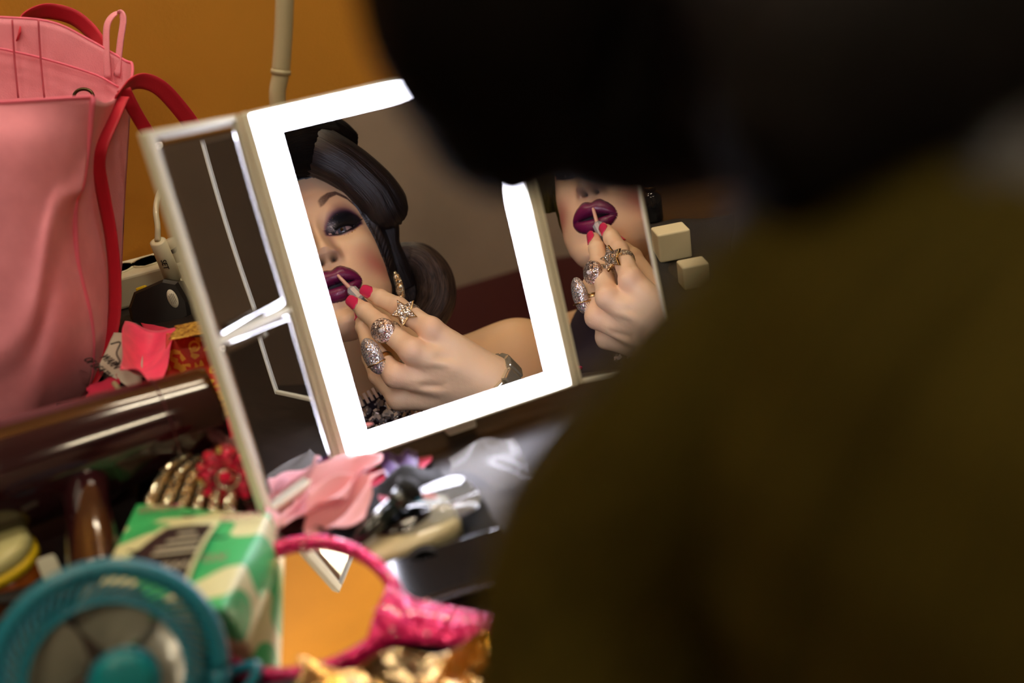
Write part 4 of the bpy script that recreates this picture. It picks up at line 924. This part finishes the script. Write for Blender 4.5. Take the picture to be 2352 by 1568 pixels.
M_blkcloth = mat('black_cloth', (16, 15, 17), .8, bump=.3, bscale=500)
thing('makeup_pouch', *patch([D(150, 830, .01), D(330, 860, .01), D(420, 960, .012), D(120, 1010, .02)], 30, 30, .003, 50, 21, .002, .2, bulge=.02), M_blkcloth, 'small black fabric pouch under the warning label', 'pouch')
thing('fabric_scrap', *patch([D(200, 890, .035), D(270, 860, .035), D(290, 930, .035), D(210, 940, .035)], 20, 20, .002, 60, 22, .0015, .5), mat('raspberry_felt', (170, 20, 60), .8), 'raspberry felt scrap beside the tote bag bottom', 'fabric')
# --- hair dryer ------------------------------------------------------------
M_dry = mat('maroon_gloss_plastic', (34, 10, 15), .12, coat=.6, c2=(38, 12, 17), vscale=4)
M_dark = mat('dark_grille', (10, 8, 9), .5)
dr = empty('hair_dryer', D(250, 1060, 0), 'glossy dark maroon hair dryer lying on the clutter', 'hair dryer')
A0, A1 = D(-150, 1150, .07), D(494, 934, .06); da = unit(A1-A0)
Ls = [0, .03, .25, .6, .85, .97, 1.0, 1.0, .96]; Rs = [.030, .036, .0385, .036, .0325, .0315, .0305, .0275, .0265]
mk('barrel', *tube([A0+(A1-A0)*t for t in Ls], Rs, 56, cap=False), M_dry, dr)
mk('nozzle_grille', *tube([A0+(A1-A0)*.955, A0+(A1-A0)*.965], [.0268, .0268], 40), M_dark, dr)
mk('rear_grille', *tube([A0-da*.002, A0+da*.004], [.0305, .0305], 40), M_dark, dr)
hb, hm_, he = A0+(A1-A0)*.48-Z3*.01, D(205, 1200, .05), D(222, 1330, .035)
mk('handle', *tube(spline([hb, hb*.6+hm_*.4, hm_, he], 24), np.interp(np.linspace(0, 1, 24), [0, .2, .6, 1], [.024, .019, .0155, .017]), 28, .8, flatdir=IZ), M_dry, dr)
mk('switch', *box(hm_+IZ*.0135, unit(he-hm_)*.010, IX*.004, IZ*.002, .001), mat('grey_switch', (70, 60, 62), .4), dr)
sdr = np.cross(da, unit(hb-hm_)); mk('trim_ring', *tube([A0+(A1-A0)*.80, A0+(A1-A0)*.806], [.0341, .0341], 56, cap=True), mat('maroon_trim', (70, 26, 34), .3), dr)
# --- dark things under and beside the dryer --------------------------------
thing('makeup_pouch', *patch([D(-60, 1170, .02), D(320, 1120, .015), D(330, 1330, .015), D(-80, 1420, .02)], 40, 40, .004, 36, 25, .003, .3, bulge=.012), M_blkcloth, 'wide black fabric pouch flattened under the hair dryer handle', 'pouch')
bx0 = D(330, 1060, .012); thing('makeup_case', *box(bx0, unit(D(430, 990, .012)-D(230, 1150, .012))*.06, unit(np.cross(Z3, D(430, 990, .012)-D(230, 1150, .012)))*.028, Z3*.012, .003), mat('black_gloss_case', (14, 14, 15), .2, coat=.5), 'long black case lying between the hair dryer and the silver bands', 'case', smooth=False)
jar = empty('cream_jar', D(20, 1390, 0), 'amber jar with cream lid and yellow rim, cut by the left edge of the photo', 'jar')
jc = D(20, 1375, 0); mk('glass', *tube([jc, jc+Z3*.003, jc+Z3*.022, jc+Z3*.026], [.024, .027, .027, .024], 36), mat('amber_glass', (150, 76, 20), .15, coat=.5), jar)
mk('rim', *tube([jc+Z3*.026, jc+Z3*.027, jc+Z3*.032, jc+Z3*.033], [.027, .029, .029, .027], 36), mat('yellow_rim', (222, 190, 30), .4), jar)
mk('lid', *tube([jc+Z3*.033, jc+Z3*.035, jc+Z3*.042, jc+Z3*.044], [.026, .0275, .0265, .022], 36), mat('cream_lid', (190, 186, 130), .35), jar)
cb_ = D(122, 1322, .02); thing('foam_sponge', *box(cb_, unit(IX*.9+IY*.3)*.0065, unit(IY*.8-IX*.3+Z3*.2)*.0085, unit(Z3+nw2*.2)*.008, .002), mat('white_foam', (226, 226, 206), .8, bump=.3, bscale=600), 'tiny white foam sponge just behind the teal fan', 'sponge', smooth=False)
# --- rhinestone bands and brooch --------------------------------------------
M_rh = mat_pave('gold_rhinestones', (244, 242, 216), 560, .9, .15, (110, 108, 80), 1.1)
NB = 6
for k in range(NB):
    t = k/(NB-1); a = D(432+120*t, 1042+38*t, .045-.010*t); b = D(340+185*t, 1160+18*t, .045); md = (a+b)/2+Z3*.006
    bd = empty('rhinestone_bracelet', D(430, 1120, 0), ['leftmost glittering rhinestone bracelet of the row by the black case', 'second rhinestone bracelet from the left of the row', 'third rhinestone bracelet from the left, mid row', 'fourth rhinestone bracelet from the left, beside the brooch', 'fifth rhinestone bracelet, partly under the pink brooch', 'rightmost rhinestone bracelet, mostly under the pink brooch'][k], 'bracelet', 'rhinestone bracelets above the green pack')
    mk('band', *tube(spline([a, md, b], 40), .0034, 14, .7, flatdir=Z3), M_rh, bd)
    mk('edge_wire', *tube(spline([a, md, b], 40)+IX*.0033, .0006, 6), M_gold, bd)
brc = empty('flower_brooch', D(520, 1090, .03), 'round flower brooch of ruby pink stones against the mirror wing', 'brooch')
fc = D(523, 1090, .055); M_ruby = mat_pave('ruby_glitter', (230, 30, 80), 620, .5, .12, (120, 14, 50), .8, coat=.8); M_gem = mat('ruby_gem', (240, 20, 80), .05, .2, coat=1)
fx, fy = IX, unit(IY*.8+Z3*.3); fz = np.cross(fx, fy)
for k in range(8):
    a = 2*math.pi*k/8; d0 = fx*math.cos(a)+fy*math.sin(a); d1 = -fx*math.sin(a)+fy*math.cos(a)
    mk('petal', *ball(fc+d0*.0125, 1.0, 18, 12, (.0085, .0062, .0035), axes=np.array([d0, d1, fz])), M_ruby, brc)
for k in range(12):
    a = 2*math.pi*k/12+.2; d0 = fx*math.cos(a)+fy*math.sin(a); mk('rim_stone', *ball(fc+d0*.0175+fz*.003, .0026, 8, 5), M_gem if k % 3 else M_gold, brc, smooth=False)
mk('silver_swirl', *tube(np.array([fc+fz*.006+(fx*math.cos(a)+fy*math.sin(a))*(.002+.0011*a) for a in np.linspace(0, 6.5, 40)]), .0012, 8), mat('silver', (200, 190, 180), .2, 1), brc)
mk('centre_stone', *ball(fc+fz*.006, .0042, 10, 6), M_gem, brc, smooth=False)
# --- tulle and ribbons under the mirror -------------------------------------
def tulle(nm, q, m, lab, seed, amp=.006, fr=40, folds=2, fdir=0, n=44, bulge=.01): return thing(nm, *patch(q, n, n, amp, fr, seed, .0006, .35, folds, fdir, bulge=bulge), m, lab, 'fabric')
M_t1 = mat('dusty_pink_chiffon', (240, 170, 172), .6, sheen=.4, alpha=.82); M_t2 = mat('hot_pink_satin', (236, 18, 110), .4, sheen=.3); M_t3 = mat('magenta_satin', (176, 14, 62), .4, sheen=.3); M_t4 = mat('pale_pink_chiffon', (242, 172, 176), .6, sheen=.4, alpha=.8)
tulle('satin_scrap', [D(420, 1015, .03), D(520, 1000, .03), D(520, 1070, .025), D(425, 1068, .025)], M_t2, 'hot pink satin scrap above the rhinestone bracelets', 31, .002)
tulle('satin_scrap', [D(468, 985, .035), D(560, 935, .03), D(600, 1010, .03), D(480, 1015, .03)], mat('coral_pink_satin', (226, 44, 84), .45), 'coral pink satin fold at the nozzle of the hair dryer', 32, .002)
tulle('chiffon_petal', [D(480, 1015, .035), D(560, 1000, .035), D(610, 1130, .03), D(520, 1060, .035)], M_t4, 'pale pink chiffon petal left of the mirror wing', 33, .002)
tulle('chiffon_petal', [D(600, 1120, .028), D(730, 1070, .025), D(700, 1160, .028), D(622, 1245, .03)], M_t4, 'broad pale pink chiffon petal hanging below the mirror wing', 34, .003, 26, 1, 1)
tulle('chiffon_petal', [D(690, 1090, .026), D(880, 1035, .022), D(800, 1140, .026), D(650, 1215, .03)], M_t1, 'dusty pink chiffon fold under the lower mirror corner', 35, .0035, 24, 1, 1)
tulle('chiffon_petal', [D(705, 1130, .03), D(880, 1070, .024), D(835, 1170, .026), D(690, 1255, .03)], M_t1, 'dusty pink chiffon fold above the pink hand mirror', 36, .0035, 22, 1, 1)
tulle('satin_ribbon', [D(790, 1085, .004), D(985, 1040, .004), D(975, 1150, .006), D(770, 1200, .006)], M_t3, 'dark magenta satin spread right of the chiffon', 37, .002, 22, 1, 1, bulge=.003)
tulle('velvet_scrap', [D(560, 1150, .02), D(700, 1150, .02), D(740, 1250, .015), D(600, 1240, .015)], mat('burgundy_velvet', (96, 6, 40), .8, sheen=.5), 'burgundy velvet scrap between the green pack and the chiffon', 38, .002)
tulle('velvet_scrap', [D(870, 1050, .008), D(960, 1030, .008), D(960, 1090, .008), D(890, 1105, .008)], mat('violet_velvet', (60, 26, 90), .7, sheen=.5), 'violet velvet scrap under the lit lower edge of the mirror', 39, .0015, bulge=.002)
tulle('black_scarf', [D(700, 1160, .012), D(1000, 1060, .012), D(1180, 1250, .01), D(780, 1330, .01)], M_blkcloth, 'black scarf spread under the brush and the clear case', 40, .004)
tulle('black_scarf', [D(240, 1100, .01), D(720, 1100, .01), D(760, 1280, .01), D(260, 1300, .01)], M_blkcloth, 'black scarf under the green pack and the bracelets', 41, .003)
# --- brush, clear case, palette -----------------------------------------------
mb_ = empty('makeup_brush', D(880, 1190, .02), 'dark makeup brush lying diagonally across the clear case', 'brush')
g0_, g1_, g2_ = D(812, 1250, .022), D(905, 1160, .030), D(942, 1122, .034)
mk('handle', *tube([g0_, g0_*.5+g1_*.5, g1_], [.0035, .0065, .006], 16), mat('dark_green_handle', (20, 30, 30), .2, coat=.6), mb_)
mk('ferrule', *tube([g1_, g1_*.4+g2_*.6], [.0062, .0078], 16), mat('gunmetal', (96, 100, 100), .25, .9), mb_)
mk('bristles', *tube([g1_*.4+g2_*.6, g2_, g2_+(g2_-g1_)*.35], [.0078, .011, .004], 18), mat('black_bristles', (14, 18, 20), .7, bump=.6, bscale=900), mb_)
lc = empty('lash_case', D(935, 1230, 0), 'small cream and clear lash case with a dark oval window', 'case')
lx = unit(D(1030, 1185, .02)-D(850, 1265, .02)); ly = unit(np.cross(Z3, lx)); c_ = D(935, 1218, .0125)
ro = [(.034*np.sign(math.cos(a))*abs(math.cos(a))**.5, .021*np.sign(math.sin(a))*abs(math.sin(a))**.5) for a in np.linspace(0, 2*math.pi, 40, endpoint=False)]
mk('tray', *prism(ro, c_-Z3*.010, lx, ly, Z3, .014, .003), mat('cream_gloss_plastic', (206, 198, 160), .2, coat=.6), lc)
mk('window', *ball(c_+Z3*.006+ly*.004, 1.0, 30, 14, (.020, .012, .005), axes=np.array([lx, ly, Z3])), mat('black_glass_window', (10, 10, 12), .08, coat=1), lc)
mk('lid', *prism([(x*.92, y*.92) for x, y in ro], c_+Z3*.004+lx*.022+ly*.006, lx, unit(ly+Z3*.12), unit(Z3-ly*.12), .004, .001), mat('clear_plastic', (236, 240, 240), .05, trans=.85, ior=1.45), lc)
for (px_, py_, cl, nm) in ((960, 1143, (60, 150, 200), 'blue_print'), (985, 1140, (200, 120, 110), 'coral_print')): mk(nm, *ball(D(px_, py_, .03), 1, 12, 8, (.006, .0035, .0015), axes=np.array([IX, ly, Z3])), mat(nm, cl, .4), lc)
pc = D(1030, 1318, .008); px1 = unit(D(1080, 1290, .01)-D(890, 1350, .01)); py1 = unit(np.cross(Z3, px1))
pal = empty('makeup_palette', pc-Z3*.01, 'flat glossy black makeup palette between the lash case and the hand mirror handle', 'palette')
mk('case', *box(pc, px1*.042, py1*.024, Z3*.006, .002), mat('black_gloss', (14, 14, 15), .12, coat=.6), pal, smooth=False)
mk('edge_glint', *box(pc-py1*.0240+Z3*.003, px1*.037, py1*.001, Z3*.0012), mat('painted_glint', (190, 190, 196), .2, .9), pal, smooth=False)  # pale strip stands in for lamp reflections along the palette edge
thing('plastic_bag', *patch([D(1030, 1045, .004), D(1180, 1000, .004), D(1230, 1110, .004), D(1040, 1120, .004)], 40, 40, .003, 40, 51, .0006, .3, 1, 0, bulge=.004), mat('clear_film', (210, 208, 204), .28, coat=.3, alpha=.13), 'crumpled clear plastic bag shining under the mirror', 'bag')
# --- green pack of wipes ---------------------------------------------------------
def mat_pack():
    m = mat('mint_green_film', (70, 190, 118), .35, coat=.15); nt = m.node_tree; b = nt.nodes['Principled BSDF']
    tc = nt.nodes.new('ShaderNodeTexCoord'); mp = nt.nodes.new('ShaderNodeMapping'); mp.inputs['Scale'].default_value = (26, 44, 30); mp.inputs['Rotation'].default_value = (0, 0, .5)
    n = nt.nodes.new('ShaderNodeTexNoise'); n.inputs['Scale'].default_value = 1; n.inputs['Detail'].default_value = 0; nt.links.new(tc.outputs['Object'], mp.inputs[0]); nt.links.new(mp.outputs[0], n.inputs['Vector'])
    r = nt.nodes.new('ShaderNodeValToRGB'); r.color_ramp.elements[0].color = rgba((62, 186, 112)); r.color_ramp.elements[0].position = .535; r.color_ramp.elements[1].color = rgba((222, 226, 176)); r.color_ramp.elements[1].position = .56
    nt.links.new(n.outputs['Fac'], r.inputs[0]); nt.links.new(r.outputs[0], b.inputs['Base Color']); return m
pk = empty('wipes_pack', D(450, 1420, 0), 'soft mint green pack of wipes with cream clouds and a black label', 'packet')
tA, tB, tC, tD = D(316, 1160, .045), D(622, 1180, .046), D(512, 1400, .058), D(225, 1345, .055)
bA, bB, bC, bD = D(330, 1215, .004), D(650, 1262, .004), D(580, 1495, .004), D(300, 1520, .004)
def hexa(t4, b4, n=26, bulge=.006):
    nn = n; fs = []; vs = []
    def P(u, v, w):
        T = (1-u)*(1-v)*t4[0]+u*(1-v)*t4[1]+u*v*t4[2]+(1-u)*v*t4[3]; B = (1-u)*(1-v)*b4[0]+u*(1-v)*b4[1]+u*v*b4[2]+(1-u)*v*b4[3]; return T*w+B*(1-w)
    cc = P(.5, .5, .5); tot = MB()
    for ax, s in ((0, 0), (0, 1), (1, 0), (1, 1), (2, 0), (2, 1)):
        g_ = []
        for i in range(nn):
            for j in range(nn):
                a, b = i/(nn-1), j/(nn-1); q = [0, 0, 0]; q[ax] = s; o = [k for k in range(3) if k != ax]; q[o[0]] = a; q[o[1]] = b
                p = P(*q); k = 16*a*(1-a)*b*(1-b); nd = unit(p-cc); g_.append(p+nd*bulge*k)
        tot.add(np.array(g_), grid_faces(nn, nn))
    v = np.concatenate(tot.v); bm = bmesh.new(); vv = [bm.verts.new(x) for x in v]
    for f in tot.f: bm.faces.new([vv[k] for k in f])
    bmesh.ops.remove_doubles(bm, verts=bm.verts, dist=1e-5); bm.verts.index_update(); V_ = np.array([x.co[:] for x in bm.verts]); F_ = [[x.index for x in f.verts] for f in bm.faces]; bm.free(); return V_, F_
pv, pf = hexa([tA, tB, tC, tD], [bA, bB, bC, bD], 30, .007); pv = pv+(noise3(pv, 90, 61)*.0012)[:, None]*Z3
mk('film_pack', pv, pf, mat_pack(), pk)
def TP(u, v, h=.0085): k = 16*u*(1-u)*v*(1-v); p = (1-u)*(1-v)*tA+u*(1-v)*tB+u*v*tC+(1-u)*v*tD; n_ = unit(np.cross(tB-tA, tD-tA)); n_ = n_ if n_[2] > 0 else -n_; return p+n_*(h*k+.0022), n_
def lab(poly, m, nm, lift=0.0, n=10):
    """curved sticker following the top of the pack"""
    P4 = [np.array(p) for p in poly]; vs = []
    for i in range(n):
        for j in range(n):
            a, b = i/(n-1), j/(n-1); uv_ = (1-a)*(1-b)*P4[0]+a*(1-b)*P4[1]+a*b*P4[2]+(1-a)*b*P4[3]; p, n_ = TP(*uv_); vs.append(p+n_*lift)
    vs = np.array(vs); g_ = grid_faces(n, n); return mk(nm, np.concatenate([vs, vs-n_*.0006]), g_+[[k+n*n for k in r[::-1]] for r in g_], m, pk)
def pxuv(px_, py_):                                        # place on the pack's top
    best = None
    for u in np.linspace(0, 1, 41):
        for v in np.linspace(0, 1, 41):
            p, _ = TP(u, v); q = (p-C0) @ R; x_, y_ = 1176+F_PX*q[0]/q[2], 784-F_PX*q[1]/q[2]; d_2 = (x_-px_)**2+(y_-py_)**2
            if best is None or d_2 < best[0]: best = (d_2, u, v)
    return best[1:]
lab([pxuv(372, 1210), pxuv(505, 1195), pxuv(425, 1352), pxuv(275, 1300)], mat('cream_label_border', (222, 226, 176), .4), 'label_border', .0)
lab([pxuv(385, 1218), pxuv(490, 1206), pxuv(418, 1342), pxuv(290, 1296)], mat('black_label', (26, 22, 24), .35), 'label', .0008)
p_, n_ = TP(*pxuv(405, 1270)); tx1 = -unit(tB-tA+(tA-tD)*.35); tx1 = unit(tx1-n_*(tx1 @ n_)); ty1 = np.cross(n_, tx1)
M_cr = mat('cream_print', (190, 186, 160), .5); M_pp = mat('pink_print', (176, 84, 116), .5)
for (a, b, s_, w_) in ((432, 1232, .0045, 5), (424, 1246, .0045, 9), (412, 1260, .0045, 11), (400, 1276, .0045, 12)):
    q_, _ = TP(*pxuv(a, b)); mk('fine_print', *box(q_+n_*.0018, tx1*w_*.0011, ty1*.0011, n_*.0002), M_cr, pk, smooth=False)
q_, _ = TP(*pxuv(380, 1306)); text('WIPES', .0115, q_+n_*.0018, tx1, ty1, M_cr, 'label_text', pk, .0002)
for (a, b, s_) in ((368, 1172, .009), (560, 1188, .009), (492, 1280, .0095)): q_, _ = TP(*pxuv(a, b)); text('XOXO' if s_ < .0095 else 'XO', s_, q_+n_*.0012, tx1, ty1, M_pp, 'pink_lettering', pk, .0002)
for (a, b) in ((310, 1268), (508, 1236), (448, 1380), (436, 1185)):
    q_, _ = TP(*pxuv(a, b)); mk('sleepy_eye_print', *tube([q_+n_*.0014-tx1*.004, q_+n_*.0014+ty1*.0016, q_+n_*.0014+tx1*.004], .0007, 6), M_ink, pk)
# --- hand mirror --------------------------------------------------------------------
M_pg = mat_pave('pink_glitter', (238, 30, 120), 700, .35, .2, (170, 10, 70), .8, coat=.5); M_pside = mat('rose_resin', (196, 44, 84), .3, coat=.4)
hmr = empty('hand_mirror', D(690, 1400, 0), 'pink glitter hand mirror lying glass up in front of the green pack', 'mirror')
hc_ = D(688, 1392, .017); hx_ = unit(D(1150, 1432, .022)-D(640, 1385, .022)); hn = unit(Z3+nw2*.26-IX*.10); hx_ = unit(hx_-hn*(hx_ @ hn)); hy_ = np.cross(hn, hx_)
def egg(a, s=1.0): c, s_ = math.cos(a), math.sin(a); return (.058*s*c*(1+.10*c), .049*s*s_*(1-.06*c))
na = 72; prf = [(1.0, -.012), (1.03, -.006), (1.03, 0), (1.0, .005), (.94, .0065), (.87, .004), (.86, .0005), (.86, -.012)]; vs = []
for s_, z in prf:
    for k in range(na): e_ = egg(2*math.pi*k/na, s_); vs.append(hc_+hx_*e_[0]+hy_*e_[1]+hn*z)
fr_f = grid_faces(len(prf), na, cu=True, cv=True); mi = [(1 if (q[0]//na) in (0, 1, 7) else 0) for q in fr_f]
mk('frame', np.array(vs), fr_f, None, hmr, mats=[M_pg, M_pside], midx=mi)
mk('mirror_glass', *prism([egg(2*math.pi*k/na, .87) for k in range(na)], hc_-hn*.003, hx_, hy_, hn, .0033), mat('hand_mirror_glass', (226, 222, 214), .01, 1.0), hmr, smooth=False)
hp = [hc_+hx_*.052, hc_+hx_*.072, hc_+hx_*.11, hc_+hx_*.16, hc_+hx_*.20]
mk('handle', *tube(spline(hp, 30), np.interp(np.linspace(0, 1, 30), [0, .2, .5, .9, 1], [.024, .015, .0115, .0135, .006]), 22, .42, flatdir=hn), M_pg, hmr)
for k in range(7): mk('glitter_stone', *ball(hc_+hx_*(.050+.007*k)+hy_*(.012*math.sin(k*2.1))+hn*.0062, .0014, 8, 5), mat('pale_pink_stone', (255, 170, 190), .08, .4, coat=1), hmr, smooth=False)
# --- teal fan -----------------------------------------------------------------------
M_teal = mat('teal_plastic', (20, 118, 140), .35, coat=.2); M_blade = mat('grey_translucent_blade', (150, 150, 136), .35, alpha=.9, coat=.3); M_hub = mat('teal_hub', (0, 124, 132), .35)
fan = empty('desk_fan', D(300, 1560, 0), 'small round teal desk fan with grey blades in the near left corner', 'fan')
fcn = PX(250, 1552, .50); fa = unit(IZ*1.0+IX*.28+IY*.10); fu = unit(IX-fa*(IX @ fa)); fv = np.cross(fa, fu); FR = .0535
def ring(c, r, rr_, n=72, m=10): return tube(np.array([c+(fu*math.cos(a)+fv*math.sin(a))*r for a in np.linspace(0, 2*math.pi, n)]), rr_, m)
mk('rim', *ring(fcn, FR, .0050), M_teal, fan); mk('rim', *ring(fcn-fa*.016, FR*.99, .003), M_teal, fan)
mk('inner_ring', *ring(fcn+fa*.006, FR*.70, .0013), M_teal, fan)
for k in range(60):
    a = 2*math.pi*k/60; d0 = fu*math.cos(a)+fv*math.sin(a); d1 = fu*math.cos(a+.32)+fv*math.sin(a+.32)
    mk('grille_spoke', *tube(spline([fcn+d0*FR, fcn+(d0*.8+d1*.2)*FR*.86+fa*.005, fcn+d1*FR*.70+fa*.006], 7), .0010, 6), M_teal, fan)
for k in range(5):
    a = 2*math.pi*k/5+.3; vs = []; n1, n2 = 14, 10
    for s_ in (0, 1):
        for i in range(n1):
            r_ = .012+(FR*.84-.012)*i/(n1-1); wd = .30+.34*math.sin(math.pi*min(1, i/(n1-1)*.9+.1))
            for j in range(n2): t = j/(n2-1)-.5; an = a+t*2*wd; vs.append(fcn-fa*(.004+.006*t*2+s_*.0012)+(fu*math.cos(an)+fv*math.sin(an))*r_)
    g_ = grid_faces(n1, n2); mk('blade', np.array(vs), g_+[[q+n1*n2 for q in r[::-1]] for r in g_], M_blade, fan)
hb_ = fcn+fa*.014+fu*.009; mk('hub', *tube([hb_-fa*.012, hb_+fa*.004, hb_+fa*.007, hb_+fa*.008], [.0150, .0150, .0135, .010], 40), M_hub, fan)
mk('hub_ring', *ring(hb_+fa*.003, .0158, .0014, 48), M_teal, fan)
bs_ = D(330, 1640, .006); stt = fcn-fv*FR*1.0-fa*.01
mk('stand', *tube(spline([fcn+fu*FR*.92+fv*FR*.35-fa*.01, fcn+fu*FR*1.1-fv*.02-fa*.012, np.array([*(fcn+fu*.07-fa*.02)[:2], DESK_Z+.02]), bs_+Z3*.004], 24), .0030, 12), M_teal, fan)
mk('neck', *tube(spline([stt, stt-fv*.012-Z3*.01, bs_+Z3*.004], 14), .0065, 16), M_teal, fan)
mk('base', *tube([bs_-Z3*.006, bs_+Z3*.001, bs_+Z3*.005], [.040, .040, .032], 40), M_teal, fan)
# --- gold foil -------------------------------------------------------------------------
M_foil = mat('gold_foil', (214, 160, 60), .16, 1.0, bump=.6, bscale=160, c2=(200, 180, 150), vscale=30)
thing('foil_wrapper', *patch([D(690, 1535, .02), D(1120, 1470, .02), D(1180, 1700, .02), D(640, 1720, .02)], 70, 60, .006, 85, 71, .0006, .4, bulge=.012), M_foil, 'crumpled gold foil wrapper in front of the pink hand mirror', 'wrapper')
thing('foil_wrapper', *patch([D(560, 1590, .01), D(720, 1560, .01), D(760, 1720, .01), D(560, 1740, .01)], 30, 30, .004, 85, 72, .0006, .4), M_blkcloth, 'black cloth scrap left of the gold foil', 'fabric')

# --- things on the table right of the mirror ------------------------------------------
for (px_, py_, s_, lab_) in ((1542, 556, .017, 'white square powder box right of the mirror, next to the black pouch'), (1592, 626, .013, 'smaller white box on the table right of the mirror')):
    q_ = D(px_, py_, s_); thing('powder_box', *box(q_, unit(wa+nw2*.25)*s_, unit(nw2-wa*.25)*s_*.8, Z3*s_*.9, .002), mat('white_card', (214, 208, 178), .6), lab_, 'box', smooth=False)
thing('makeup_pouch', *patch([D(1480, 520, .01), D(1680, 500, .01), D(1700, 700, .01), D(1500, 720, .01)], 30, 30, .003, 40, 81, .003, .3, bulge=.014), M_blkcloth, 'black fabric pouch lying right of the mirror behind the person', 'pouch')
bt_ = D(1500, 505, 0); bo = empty('makeup_bottle', bt_, 'small dark bottle with gold collar just behind the right mirror wing', 'bottle')
mk('glass', *tube([bt_, bt_+Z3*.002, bt_+Z3*.03, bt_+Z3*.036], [.010, .012, .012, .006], 24), mat('dark_bottle_glass', (20, 22, 26), .1, coat=.6), bo)
mk('collar', *tube([bt_+Z3*.036, bt_+Z3*.042], [.0065, .0065], 20), M_gold, bo); mk('cap', *tube([bt_+Z3*.042, bt_+Z3*.06], [.0075, .007], 20), M_blk, bo)
